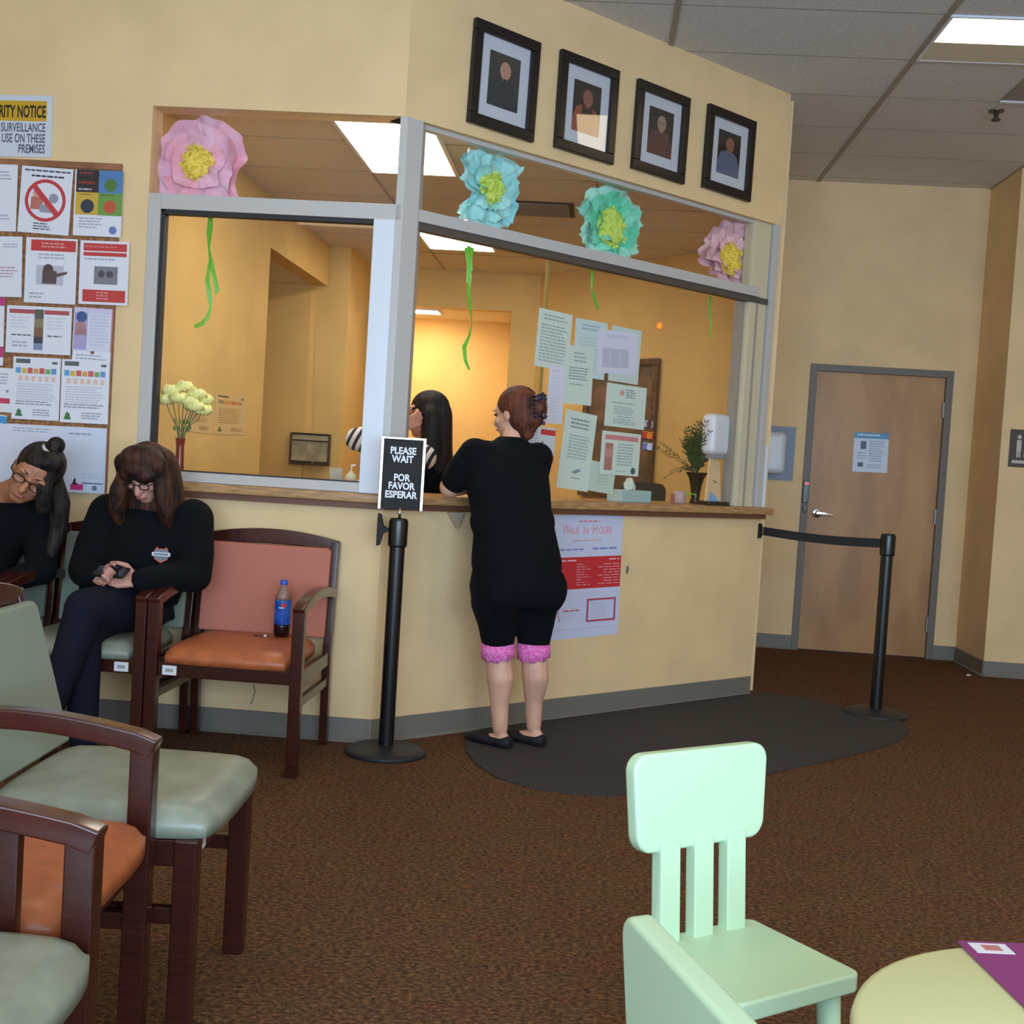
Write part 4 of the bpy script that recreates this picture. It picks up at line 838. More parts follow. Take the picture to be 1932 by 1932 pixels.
sw.loft([(P(-.99, -.25, .565), R*.205, F*.16), (P(-.975, -.25, .64), R*.215, F*.165), (P(-.935, -.25, .74), R*.205, F*.16), (P(-.91, -.255, .84), R*.205, F*.15), (P(-.905, -.255, .91), R*.18, F*.125), (P(-.905, -.26, .965), R*.11, F*.09), (P(-.905, -.27, .995), R*.062, F*.06)], 32)
for s_, e_, w_2 in ((sL, eL, wL), (sR, eR, wR)): sw.chain([(s_.lerp(chest, .35), .10), (s_, .085), (s_.lerp(e_, .6), .082), (e_, .07)]); sw.chain([(e_, .068), (e_.lerp(w_2, .6), .058), (e_.lerp(w_2, 1.02), .048)])
sw.blob('sweatshirt', M_SWEAT, parent=t, voxel=.009, it=6, M=T0)
je = MB()
for a, b, c, f_ in ((lh, lk, la, 1), (rh, rk, ra, 1)): je.chain([(a, .105), (a.lerp(b, .6), .098), (b, .078)]); je.chain([(b, .074), (b.lerp(c, .45), .064), (c, .05)])
je.loft([(P(-1.0, -.22, .50), R*.2, F*.15), (P(-1.0, -.24, .60), R*.19, F*.15)]); je.blob('jeans', M_JEAN, parent=t, voxel=.009, it=5, M=T0)
for a in (ra+V((0, -.01, -.045)), la+V((-.02, -.04, -.03))):
    MB().loft([(a+V((0, .05, 0)), (.03, 0, 0), (0, 0, .03)), (a+V((0, .0, 0)), (.042, 0, 0), (0, 0, .042)), (a+V((0, -.10, -.01)), (.046, 0, 0), (0, 0, .034)), (a+V((0, -.19, -.015)), (.03, 0, 0), (0, 0, .022))]).blob('shoe', mat('shoe_black', (14, 14, 20), .7), parent=t, voxel=.007, it=3, M=T0)
M_HAIRB = hairm('hair_brown', (78, 43, 27), (32, 18, 14))
hr = MB(); hair_cap(hr, hc, hR_, hF, hU, .98)
hr.ell(hc+hU*.075+hF*.015, (.085, .075, .055)); hr.ell(hc+hU*.05+hF*.045, (.074, .055, .05)); hr.ell(hc+hU*.035+hF*.072+hR_*-.03, (.05, .028, .036)); hr.ell(hc+hU*.032+hF*.068+hR_*.035, (.042, .028, .03))
hb = V((hc.x, -.295, 0))
hr.loft([(hb+V((0, -.02, 1.215)), (.04, 0, 0), (0, .05, 0)), (hb+V((0, -.01, 1.195)), (.078, 0, 0), (0, .085, 0)), (hb+V((0, .0, 1.15)), (.102, 0, 0), (0, .095, 0)), (hb+V((.004, .01, 1.09)), (.112, 0, 0), (0, .088, 0)), (hb+V((.004, .02, 1.03)), (.122, 0, 0), (0, .082, 0)), (hb+V((.004, .02, .97)), (.130, 0, 0), (0, .082, 0)), (hb+V((.004, .02, .925)), (.118, 0, 0), (0, .075, 0))], 28)
for s in (-1, 1):
    q = hc+hR_*s*.070+hF*.03
    hr.chain([(q+hU*.06, .040), (q+hR_*s*.008+hU*.0, .034), (V((q.x-s*.020, -.405, 1.03)), .036), (V((q.x-s*.030, -.385, .96)), .036), (V((q.x-s*.028, -.36, .905)), .022)])
hr.blob('hair', M_HAIRB, parent=t, voxel=.0062, it=4, M=T0)
# chest emblem: shield with a grey bar and orange edges
em = MB(); Re, Fe, Ue = R, F, V((0, 0, 1))
def E_(x, z, o): return (x, z, o)
em.add([(-.026, .020, 0), (-.018, .030, 0), (-.010, .021, 0), (0, .024, 0), (.010, .021, 0), (.018, .030, 0), (.026, .020, 0), (.033, .0, 0), (.026, -.020, 0), (0, -.035, 0), (-.026, -.020, 0), (-.033, .0, 0)], [(0, 1, 2), (4, 5, 6), (0, 2, 3, 4, 6, 7, 8, 9, 10, 11)], 0)
em.add([(-.024, .020, .0006), (.024, .020, .0006), (.030, -.002, .0006), (.021, -.018, .0006), (0, -.029, .0006), (-.021, -.018, .0006), (-.030, -.002, .0006)], [tuple(range(7))], 1)
em.box(-.037, .037, -.007, .008, .0006, .0014, 2); em.box(-.030, .030, -.003, .004, .0014, .0018, 1)
EMB = em.build('chest_emblem', [flat((206, 84, 56)), flat((110, 122, 134)), flat((206, 212, 222))], parent=t, fixn=False)
pe = hit(304, 1046, (0, 1, 0), (0, -.425, 0)); EMB.matrix_local = Matrix.Translation((pe.x+1.0, -.425+.35, pe.z)) @ Matrix.Rotation(radians(86), 4, 'X')
EMB_T = t
ph = empty('smartphone', 'dark smartphone held in both hands of the seated person', 'phone', M=Matrix.Translation((-.935, -.575, .724)) @ Matrix.Rotation(radians(-8), 4, 'Z') @ Matrix.Rotation(radians(28), 4, 'X'))
MB().prism(rrect(-.068, .068, -.034, .034, .008), -.004, .004).build('phone_case', M_BLACK, parent=ph, bevel=.002)
MB().prism(rrect(-.060, .060, -.030, .030, .004), .0042, .0048).build('screen', mat('phone_screen', (28, 30, 38), .1), parent=ph)

# ---------- woman asleep, head leaning
t = empty('person', 'person with dark hair in a bun and black top, head leaning over at far left', 'person', (-1.6, -.3, 0))
T0 = Matrix.Translation((1.6, .3, 0))
R, F, U = basis((.05, -1, 0))
hip = P(-1.68, -.24, .56); chest = P(-1.60, -.22, .86); neck = P(-1.475, -.27, 1.015)
sL, sR = P(-1.40, -.22, .90), P(-1.72, -.22, .955)
eL, wL = P(-1.335, -.30, .68), P(-1.45, -.50, .62); eR, wR = P(-1.82, -.30, .70), P(-1.70, -.50, .62)
hc = P(-1.345, -.375, 1.075)
up = V((.60, -.12, .80)).normalized(); fd = V((.10, -.93, -.42)); fd = (fd-up*fd.dot(up)).normalized(); hF = fd; hU = up; hR_ = hF.cross(hU)
lk, rk = P(-1.52, -.70, .52), P(-1.80, -.70, .52); lh, rh = P(-1.60, -.27, .55), P(-1.76, -.27, .55); la, ra = P(-1.52, -.74, .085), P(-1.80, -.74, .085)
body = MB()
body.loft([(hip, R*.13, F*.10), (P(-1.64, -.23, .72), R*.13, F*.09), (chest, R*.14, F*.08), (P(-1.56, -.24, .96), R*.10, F*.05)])
body.chain([(P(-1.57, -.25, .945), .07), (P(-1.50, -.265, .985), .054), (hc-hU*.06-hF*.01, .05)]); body.chain([(P(-1.56, -.24, .95), .06), (P(-1.66, -.23, .965), .05)])
for a, b, c in ((lh, lk, la), (rh, rk, ra)): body.chain([(a, .07), (b, .05), (c, .035)]); body.chain([(c, .03), (c+V((0, -.02, -.05)), .03), (c+V((0, -.14, -.06)), .023)])
for s_, e_, w_2 in ((sL, eL, wL), (sR, eR, wR)): body.chain([(chest, .08), (s_, .05), (e_, .042), (w_2, .027)])
hand(body, wL+V((-.02, -.01, 0)), (-.9, -.4, -.05), (0, 0, -1), (0, .3, 0), .3); hand(body, wR+V((.02, -.01, 0)), (.9, -.4, -.05), (0, 0, -1), (0, .3, 0), .3)
head_shape(body, hc, hR_, hF, hU, 1.10)
body.blob('body', SK_A, parent=t, voxel=.0055, it=3, M=T0)
face_parts(t, hc+P(1.6, .3, 0), hR_, hF, hU, 1.1, True); glasses(t, hc+P(1.6, .3, 0), hR_, hF, hU, 1.12)
tp = MB()
tp.loft([(P(-1.68, -.25, .57), R*.19, F*.155), (P(-1.66, -.24, .70), R*.18, F*.15), (P(-1.60, -.235, .83), R*.195, F*.145), (P(-1.57, -.235, .90), R*.19, F*.12), (P(-1.555, -.245, .945), R*.15, F*.08)], 32)
for s_, e_, w_2 in ((sL, eL, wL), (sR, eR, wR)): tp.chain([(s_.lerp(chest, .35), .095), (s_, .072), (e_, .062)]); tp.chain([(e_, .06), (e_.lerp(w_2, .97), .038)])
tp.blob('black_top', M_SWEAT, parent=t, voxel=.009, it=5, M=T0)
je = MB()
for a, b, c in ((lh, lk, la), (rh, rk, ra)): je.chain([(a, .1), (b, .074), (c, .05)])
je.loft([(P(-1.68, -.22, .50), R*.19, F*.15), (P(-1.68, -.24, .60), R*.18, F*.15)]); je.blob('trousers', mat('black_trousers', (18, 19, 24), .9), parent=t, voxel=.010, it=4, M=T0)
for a in (la, ra): MB().loft([(a+V((0, .04, -.045)), (.03, 0, 0), (0, 0, .03)), (a+V((0, .0, -.045)), (.042, 0, 0), (0, 0, .04)), (a+V((0, -.12, -.05)), (.046, 0, 0), (0, 0, .03)), (a+V((0, -.2, -.055)), (.03, 0, 0), (0, 0, .022))]).blob('shoe', mat('shoe_black', (14, 14, 20), .7), parent=t, voxel=.007, it=3, M=T0)
M_HAIRA = hairm('hair_dark', (48, 38, 34), (18, 14, 14))
hr = MB(); hair_cap(hr, hc, hR_, hF, hU, 1.1); hr.ell(hc+hU*.07+hF*.02, (.085, .075, .05))
hr.ell(hc+hU*.140-hF*.02, .036); s_ = 1 if hR_.x > 0 else -1
q = hc+hR_*s_*.06-hF*.03; hr.chain([(q, .05), (q+V((.03, .03, -.09)), .042), (q+V((.022, .05, -.20)), .036), (q+V((.0, .03, -.30)), .028)])
q = hc+hR_*s_*.03+hF*.045+hU*.02; hr.chain([(q+hU*.04, .03), (q+V((.012, -.005, -.055)), .032), (q+V((.0, .02, -.12)), .03)])
hr.blob('hair', M_HAIRA, parent=t, voxel=.006, it=4, M=T0)
cc = hc+hU*.118-hF*.0
MB().tube([cc+hR_*.036*cos(a)+hF*.036*sin(a) for a in [2*pi*i/18 for i in range(19)]], .0075, 8).build('scrunchie', mat('scrunchie_grey', (196, 190, 184), .6), parent=t, M=T0, smooth=True)

# ---------- receptionist behind the counter
t = empty('person', 'receptionist with long black hair and striped sleeve behind the counter', 'person', (.10, .78, 0))
T0 = Matrix.Translation((-.10, -.78, 0))
R, F, U = basis((-.95, .25, 0)); 
hip = P(.12, .80, .85); chest = P(.09, .78, 1.17); neck = P(.07, .77, 1.33)
hc = P(.055, .77, 1.44); hR_, hF, hU = basis((-.95, .28, -.05))
sN, sF = P(.07, .63, 1.235), P(.12, .93, 1.235)
eN, wN = P(-.255, .62, 1.30), P(-.065, .645, 1.365); eF, wF = P(-.02, 1.02, 1.08), P(-.24, .93, 1.09)
lA, lB = (P(.10, .72, .85), P(.08, .72, .45), P(.10, .72, .08)), (P(.13, .90, .85), P(.11, .90, .45), P(.13, .90, .08))
body = MB()
body.loft([(hip, R*.13, F*.09), (P(.11, .79, 1.0), R*.12, F*.09), (chest, R*.14, F*.08), (P(.08, .78, 1.26), R*.10, F*.05)]); body.chain([(P(.08, .775, 1.25), .05), (neck, .045), (hc-hU*.05, .044)])
for L in (lA, lB): body.chain([(L[0], .08), (L[1], .055), (L[2], .036)]); body.chain([(L[2]-V((0, 0, .045)), .03), (L[2]+V((-.13, .03, -.055)), .022)])
for s_, e_, w_2 in ((sN, eN, wN), (sF, eF, wF)): body.chain([(chest, .075), (s_, .048), (e_, .04), (w_2, .026)])
hand(body, wN+V((.015, 0, .006)), (.85, 0, .45), (.2, .9, -.2), (-.3, -.4, .8), 1.15, 1.0); hand(body, wF, (-1, 0, 0), (0, 0, -1), (0, -1, 0), .3)
head_shape(body, hc, hR_, hF, hU, .98); body.blob('body', SK_D, parent=t, voxel=.006, it=3, M=T0); face_parts(t, hc-P(.10, .78, 0), hR_, hF, hU, .98)
tp = MB(); tp.loft([(P(.12, .80, .80), R*.17, F*.13), (P(.11, .79, 1.0), R*.16, F*.125), (chest, R*.17, F*.12), (P(.085, .78, 1.26), R*.13, F*.08)], 28)
tp.chain([(P(.10, .72, 1.20), .08), (P(.02, .635, 1.235), .076)]); tp.blob('black_vest', M_SWEAT, parent=t, voxel=.010, it=4, M=T0)
def striped():
    m = bpy.data.materials.new('striped_knit'); m.use_nodes = True; nt = m.node_tree; b = nt.nodes['Principled BSDF']; b.inputs['Roughness'].default_value = .9
    tc = nt.nodes.new('ShaderNodeTexCoord'); mp = nt.nodes.new('ShaderNodeMapping'); mp.inputs['Rotation'].default_value = (0, radians(-25), 0); wv = nt.nodes.new('ShaderNodeTexWave'); wv.bands_direction = 'X'; wv.inputs['Scale'].default_value = 9
    wv.inputs['Distortion'].default_value = .6; nt.links.new(tc.outputs['Object'], mp.inputs[0]); nt.links.new(mp.outputs[0], wv.inputs[0]); r = nt.nodes.new('ShaderNodeValToRGB'); r.color_ramp.interpolation = 'CONSTANT'
    r.color_ramp.elements[0].color = lin((34, 36, 56)); r.color_ramp.elements[1].position = .42; r.color_ramp.elements[1].color = lin((226, 220, 212)); nt.links.new(wv.outputs[0], r.inputs[0]); nt.links.new(r.outputs[0], b.inputs['Base Color']); return m
M_STR = striped()
for s_, e_, w_2 in ((sN, eN, wN), (sF, eF, wF)): MB().chain([(s_, .064), (s_.lerp(e_, .4), .058), (e_, .056), (e_.lerp(w_2, .85), .042)]).blob('sleeve', M_STR, parent=t, voxel=.008, it=4, M=T0)
je = MB()
for L in (lA, lB): je.chain([(L[0], .1), (L[1], .07), (L[2], .05)])
je.blob('trousers', MC['black_trousers'], parent=t, voxel=.012, it=3, M=T0)
for L in (lA, lB): MB().loft([(L[2]+V((.04, 0, -.045)), (0, .03, 0), (0, 0, .03)), (L[2]+V((0, 0, -.04)), (0, .042, 0), (0, 0, .04)), (L[2]+V((-.13, .02, -.05)), (0, .044, 0), (0, 0, .03)), (L[2]+V((-.19, .03, -.06)), (0, .03, 0), (0, 0, .02))]).blob('shoe', MC['shoe_black'], parent=t, voxel=.008, it=3, M=T0)
M_HAIRD = hairm('hair_black', (34, 26, 26), (14, 10, 12))
hr = MB(); hair_cap(hr, hc, hR_, hF, hU, 1.02); hr.chain([(hc-hF*.05, .08), (P(.115, .745, 1.30), .078), (P(.135, .73, 1.16), .07), (P(.15, .72, 1.07), .045)]); hr.chain([(hc-hF*.03-P(0, .06, 0), .05), (P(.10, .68, 1.30), .045), (P(.12, .675, 1.16), .04)])
hr.blob('hair', M_HAIRD, parent=t, voxel=.008, it=4, M=T0)
# ============================================================ paper flowers hung behind the window rail
def tissue_flower(F, pts, cen, rc, off, col, ccol, label, streamers, serr=0, lobes=None, group='tissue paper flowers in the upper windows', seed=1):
    """outline given round the bloom; layered crinkled sheets from the outline to the centre"""
    rnd = random.Random(seed)
    Q = [onF(F, x, y, off) for x, y in pts]; c0 = onF(F, cen[0], cen[1], off)
    t = empty('tissue_flower', label, 'paper flower', M=F @ Matrix.Translation((c0.x, c0.y, off)), group=group)
    Q = [q-c0 for q in Q]; N = 120; n = len(Q)
    def outline(a):   # radius at angle a by closed smooth interpolation
        u = (a/(2*pi))*n; i = int(u) % n; f = u-int(u); f = f*f*(3-2*f); return Q[i].lerp(Q[(i+1) % n], f)
    for L in range(3):
        k = (1, .80, .55)[L]; rings = 9; vs = [(0, 0, .004+.012*L)]; fs = []
        ph = rnd.random()*6; 
        for r in range(1, rings+1):
            for j in range(N):
                a = 2*pi*j/N; p = outline(a)*(r/rings)*k; f = r/rings
                nz = noise.noise(V((p.x*14+seed*3, p.y*14, L*2.1)))
                e = 1+(.045*f*sin(j*2*pi*serr/N+ph*0)) if serr else 1+.03*f*noise.noise(V((a*2.5, L*3+seed, 0)))
                z = .006+.014*L+.05*f*f*(.9-.14*L)*(.6+1.1*nz)+.0022*sin(a*(17+3*L)+ph)*f+.02*f*nz
                vs.append((p.x*e, p.y*e, z))
        for j in range(N): fs.append((0, 1+j, 1+(j+1) % N))
        for r in range(rings-1):
            for j in range(N): fs.append((1+r*N+j, 1+(r+1)*N+j, 1+(r+1)*N+(j+1) % N, 1+r*N+(j+1) % N))
        MB().add(vs, fs).build('petal_layer', [col[min(L, len(col)-1)]], parent=t, smooth=True, fixn=False)
    # frilly centre
    mb = MB(); rr = (onF(F, cen[0]+rc, cen[1], off)-c0).length
    for i in range(220):
        a = rnd.random()*6.283; r = rr*.85*sqrt(rnd.random()); b = V((r*cos(a), r*sin(a)*1.05, .045)); tip = b+V((rnd.uniform(-.012, .012), rnd.uniform(-.012, .012), rnd.uniform(.008, .018)))
        s = rnd.uniform(.005, .011); d = V((cos(a*3), sin(a*3), 0))*s; mb.add([b-d, b+d, tip+d*.8, tip-d*.8], [(0, 1, 2, 3)])
    mb.ell((0, 0, .04), (rr*.85, rr*.8, .014)); mb.build('flower_centre', ccol, parent=t, fixn=False)
    g_ = mat('ribbon_green', (120, 196, 60), .4)
    for st in streamers:
        mb = MB(); q = [onF(F, x, y, off-.02) for x, y in st]; path = [(p.x-c0.x, p.y-c0.y, -.0) for p in q]; vs = []; m = len(path)
        for i, p in enumerate(path):
            a = V(path[max(0, i-1)]); b = V(path[min(m-1, i+1)]); tg = (b-a).normalized(); sd = V((tg.y, -tg.x, 0)); tw = .0085*abs(cos(i*.9))+.0026
            vs += [V(p)+sd*tw, V(p)-sd*tw+V((0, 0, .006*sin(i)))]
        mb.add(vs, [(2*i, 2*i+1, 2*i+3, 2*i+2) for i in range(m-1)]); o = mb.build('ribbon', g_, parent=t, fixn=False); so = o.modifiers.new('s', 'SOLIDIFY'); so.thickness = .0008
    return t
def tissue(name, rgb, rgb2):
    m = mat(name, rgb, .8, rgb2=rgb2, vscale=10, bump=.25, bscale=45)
    m.node_tree.nodes['Principled BSDF'].inputs['Transmission Weight'].default_value = 0; return m
PKs = [tissue('tissue_pink', (242, 170, 190), (232, 186, 208)), tissue('tissue_pink_light', (240, 190, 212), (244, 166, 184))]
TQs = [tissue('tissue_aqua', (150, 218, 220), (186, 232, 230)), tissue('tissue_aqua_light', (176, 230, 226), (140, 212, 214))]
TGs = [tissue('tissue_mint', (160, 226, 204), (186, 234, 220)), tissue('tissue_teal', (92, 212, 170), (140, 224, 196))]
PLs = [tissue('tissue_blush', (236, 190, 198), (226, 178, 190))]
Y1 = mat('tissue_yellow', (246, 222, 90), .8); Y2 = mat('tissue_lime', (216, 232, 110), .8)
tissue_flower(FL, [(470, 300), (462, 262), (425, 232), (385, 220), (348, 236), (310, 262), (303, 305), (298, 345), (310, 385), (350, 400), (400, 402), (455, 392), (452, 350), (462, 325)][::-1][::-1], (380, 312), 36, -.15, PKs, Y1, 'large pink tissue flower with yellow centre in the left window', [[(400, 392), (402, 430), (398, 470), (404, 510), (412, 548), (410, 556)], [(402, 395), (396, 440), (399, 490), (394, 530), (398, 560), (400, 580), (394, 600), (384, 612), (370, 618)]], seed=2)
def circ(cx, cy, rx, ry, n=14, rot=0, notch=()):
    return [(cx+rx*(1+dict(notch).get(i, 0))*cos(2*pi*i/n), cy-ry*(1+dict(notch).get(i, 0))*sin(2*pi*i/n)) for i in range(n)]
# reorder so that outline angle runs counter-clockwise from the right (as circ does)
tissue_flower(FD, [(972, 350), (968, 318), (945, 290), (915, 280), (880, 282), (858, 300), (862, 340), (884, 364), (862, 392), (856, 412), (885, 432), (920, 438), (958, 425), (968, 385)], (917, 356), 26, -.15, TQs, Y2, 'aqua tissue flower with lime centre, leftmost above the diagonal counter', [[(880, 465), (876, 490), (882, 520), (878, 548), (882, 580), (886, 610), (880, 635), (870, 655), (872, 680), (880, 698)], [(874, 468), (878, 500), (876, 535)], [(886, 468), (882, 492), (884, 512)]], serr=22, seed=5)
tissue_flower(FD, [(1204, 430), (1200, 395), (1180, 368), (1148, 350), (1118, 352), (1090, 370), (1082, 392), (1090, 412), (1085, 440), (1090, 462), (1115, 478), (1148, 490), (1180, 490), (1198, 465)], (1142, 430), 30, -.15, TGs, Y2, 'mint green tissue flower with lime centre in the middle of the diagonal window', [[(1108, 500), (1112, 520), (1110, 545), (1118, 570), (1124, 584)]], serr=26, seed=9)
tissue_flower(FD, [(1410, 480), (1414, 450), (1405, 425), (1382, 414), (1352, 416), (1335, 430), (1318, 458), (1302, 488), (1322, 505), (1340, 522), (1362, 534), (1388, 534), (1402, 512), (1408, 498)], (1366, 490), 22, -.15, PLs, Y1, 'pale pink tissue flower with yellow centre at the right end of the window', [[(1335, 560), (1332, 585), (1336, 608), (1334, 638)]], serr=20, seed=12)

# ============================================================ sheets and stickers on the sliding glass
GG = 'notices taped to the counter glass'
PC = (206, 218, 206); TX = (160, 170, 172)
def gs(quad, k, label, d=(), base=PC, **kw): return sheet(FD, quad, -.036+.0012*k, label, d, base=base, group=GG, **kw)
def tl(x0, y0, x1, y1, n, c=TX): return ('t', x0, y0, x1, y1, n, c)
gs([(1017, 582), (1081, 593), (1070, 699), (1008, 692)], 1, 'leftmost upper notice on the glass with dense grey text', [tl(.15, .08, .9, .2, 2, (160, 168, 168)), tl(.1, .25, .9, .92, 12)])
gs([(1087, 601), (1147, 609), (1139, 716), (1080, 710)], 1, 'upper notice on the glass partly covered by the lilac one', [tl(.2, .08, .8, .2, 2, (150, 166, 172)), tl(.12, .3, .8, .9, 10, (186, 200, 200))], base=(196, 214, 214))
gs([(1155, 614), (1211, 624), (1203, 727), (1147, 717)], 1, 'pale notice showing behind the lilac sheet', [], base=(196, 210, 204))
gs([(1129, 620), (1203, 629), (1201, 709), (1126, 702)], 2, 'lilac white notice with a grey table, topmost on the glass', [tl(.2, .1, .8, .2, 2, (190, 190, 210)), ('b', .12, .42, .78, .86, (188, 186, 206)), ('b', .3, .44, .32, .84, (206, 206, 220)), ('b', .55, .44, .57, .84, (206, 206, 220))], base=(212, 212, 228))
gs([(1068, 651), (1121, 657), (1115, 766), (1061, 760)], 3, 'notice on the glass with large grey heading lines', [tl(.3, .1, .75, .3, 3, (160, 168, 168)), tl(.15, .36, .85, .6, 5, (140, 150, 150)), tl(.2, .64, .8, .7, 1)])
gs([(1037, 689), (1066, 692), (1060, 801), (1030, 798)], 4, 'narrow white notice hanging on the glass', [tl(.2, .08, .8, .1, 1, (200, 130, 140)), tl(.2, .2, .85, .9, 12, (206, 206, 220))], base=(216, 214, 228))
gs([(1146, 722), (1220, 732), (1215, 810), (1139, 804)], 3, 'notice on the glass with a small reddish logo', [('o', .38, .2, .05, (214, 150, 140)), tl(.48, .1, .75, .32, 4, (120, 132, 138)), tl(.15, .42, .85, .47, 1, (140, 152, 156)), tl(.2, .52, .8, .72, 4), tl(.3, .74, .75, .78, 1, (140, 152, 156)), tl(.2, .8, .8, .95, 3)])
gs([(1067, 775), (1128, 781), (1108, 925), (1050, 922)], 2, 'tall notice on the glass with signature at the bottom', [tl(.2, .09, .8, .24, 3, (130, 140, 150)), tl(.2, .3, .9, .62, 8), ('q', [(.4, .78), (.62, .72), (.7, .75), (.5, .8)], (140, 152, 156)), tl(.4, .84, .7, .88, 1)])
gs([(1117, 866), (1162, 880), (1156, 930), (1108, 928)], 1, 'greenish notice at the bottom of the glass', [tl(.3, .3, .8, .8, 5, (176, 190, 170))], base=(190, 206, 190))
gs([(1136, 812), (1210, 820), (1203, 900), (1131, 893)], 4, 'notice on the glass with red title and a photo at its left', [('b', .08, .08, .93, .19, (206, 130, 130)), ('b', .1, .27, .3, .9, (170, 120, 110)), ('b', .12, .4, .28, .6, (196, 140, 130)), tl(.42, .26, .85, .8, 8), ('o', .85, .88, .06, (80, 92, 100)), tl(.4, .9, .7, .94, 1)])
sheet(FD, [(999, 745), (1032, 749), (1030, 774), (997, 770)], -.034, 'card sticker with red and orange discs on blue', [('o', .36, .5, .26, (210, 70, 60)), ('o', .64, .5, .26, (226, 160, 60)), ('b', 0, 0, 1, .1, (44, 60, 120)), ('b', 0, .88, 1, 1, (44, 60, 120))], base=(196, 110, 70), name='card_sticker', cat='sticker', group=GG)
sheet(FD, [(1009, 774), (1030, 776), (1028, 802), (1007, 800)], -.034, 'blue and white card sticker below the red one', [('b', 0, 0, 1, .3, (60, 86, 140)), tl(.1, .36, .9, .7, 2, (90, 110, 170)), ('b', 0, .75, 1, 1, (44, 74, 150))], base=(196, 204, 216), name='card_sticker', cat='sticker', group=GG)
sheet(FD, [(998, 803), (1049, 808), (1043, 872), (992, 868)], -.035, 'leaflet with red bars beside the standing person', [('b', .45, .06, 1, .22, (202, 60, 64)), tl(.1, .15, .4, .7, 6, (170, 176, 190)), ('b', .6, .8, 1, 1, (202, 60, 64)), ('q', [(.4, .5), (.55, .4), (.6, .44), (.45, .55)], (150, 130, 110))], base=(206, 210, 216), group=GG)
for y0, c1, c2, lb in ((792, (180, 180, 196), (110, 60, 56), 'small grey card sticker, top of three beside the picture frame'), (814, (210, 64, 50), (230, 140, 50), 'small red and orange card sticker, middle of three'), (835, (120, 124, 170), (206, 206, 220), 'small lilac card sticker, bottom of three')):
    sheet(FD, [(1213, y0), (1232, y0+1), (1231, y0+16), (1211, y0+15)], -.034, lb, [('b', 0, 0, 1, .1, c2), ('o', .35, .5, .25, c1), ('o', .65, .5, .25, c2), ('b', 0, .9, 1, 1, (30, 24, 30))], base=c1, name='card_sticker', cat='sticker', group=GG)

# ============================================================ office things
def onR(px, py, off=0): return onF(FR, px, py, off)
a, b = onR(1112, 672), onR(1249, 676); c_ = onR(1243, 932)
t = empty('ornate_picture', 'large brown ornate framed picture on the office wall behind the notices', 'picture', M=FR)
x0, x1, z0, z1 = a.x, b.x, 1.02, b.y
e = .05; f = MB()
for q in ((x0, x1, z0, z0+e), (x0, x1, z1-e, z1), (x0, x0+e, z0+e, z1-e), (x1-e, x1, z0+e, z1-e)): f.box(*q, .002, .04)
f.build('frame', mat('ornate_frame', (86, 58, 34), .4, var=.35, vscale=30), parent=t, bevel=.01)
MB().box(x0+e, x1-e, z0+e, z1-e, .004, .014).build('canvas', mat('canvas_brown', (130, 92, 70), .6, rgb2=(66, 60, 44), vscale=6), parent=t)
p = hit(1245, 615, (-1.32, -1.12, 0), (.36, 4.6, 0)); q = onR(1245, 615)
tag(MB().lathe([(.018, .001), (.018, .008), (.012, .014), (.002, .015)], 16).build('exit_light_reflection', mat('exit_light_glint', (255, 96, 20), .4, emit=3), M=FR @ Matrix.Translation((q.x, q.y, 0))), 'small glowing orange glint of a reflected exit light, set on the office wall', 'glint')  # reflected red exit light, built as a glowing stud on the wall
# office chair back
P = hit(1208, 930, (0, 1, 0), (0, 2.35, 0))
t = empty('office_chair', 'black office chair whose back shows above the counter', 'office chair', (P.x, 2.35, 0), radians(10))
MB().prism(rrect(-.13, .155, .62, P.z+.065, .05), -.03, .03, axis=1).build('backrest', M_BLACKM, parent=t, bevel=.012)
MB().prism(rrect(-.23, .23, -.5, -.02, .06), .45, .53).build('seat', M_BLACKM, parent=t, bevel=.015)
MB().sweep([(0, .03, .98), (0, .07, .6), (0, .0, .44), (0, -.2, .44)], .05, .02, side=(1, 0, 0)).build('back_bracket', M_BLACKM, parent=t)
MB().tube([(0, -.25, .08), (0, -.25, .45)], .025, 12).build('gas_post', M_CHROME, parent=t, smooth=True)
for k in range(5):
    a_ = 2*pi*k/5; lg = MB().sweep([(0, -.25, .1), (.27*cos(a_), -.25+.27*sin(a_), .07)], .04, .03).build('foot', M_BLACKM, parent=t, bevel=.004)
    MB().tube([(.27*cos(a_)-.015, -.25+.27*sin(a_), .028), (.27*cos(a_)+.015, -.25+.27*sin(a_), .028)], .028, 14).build('castor', M_BLACKM, parent=lg, smooth=False)
# inner desk shelf so that things behind the glass stand on something
CZ = 1.067
def onC(px, py, z=CZ): return atZ(px, py, z)
def stand(px, py): # x,y of a point of the counter slab under this pixel column, some cm behind the glass
    return atZ(px, py, CZ)
def atD(px, py, off): return hit(px, py, (S, -S, 0), (-off*S, off*S, 0))
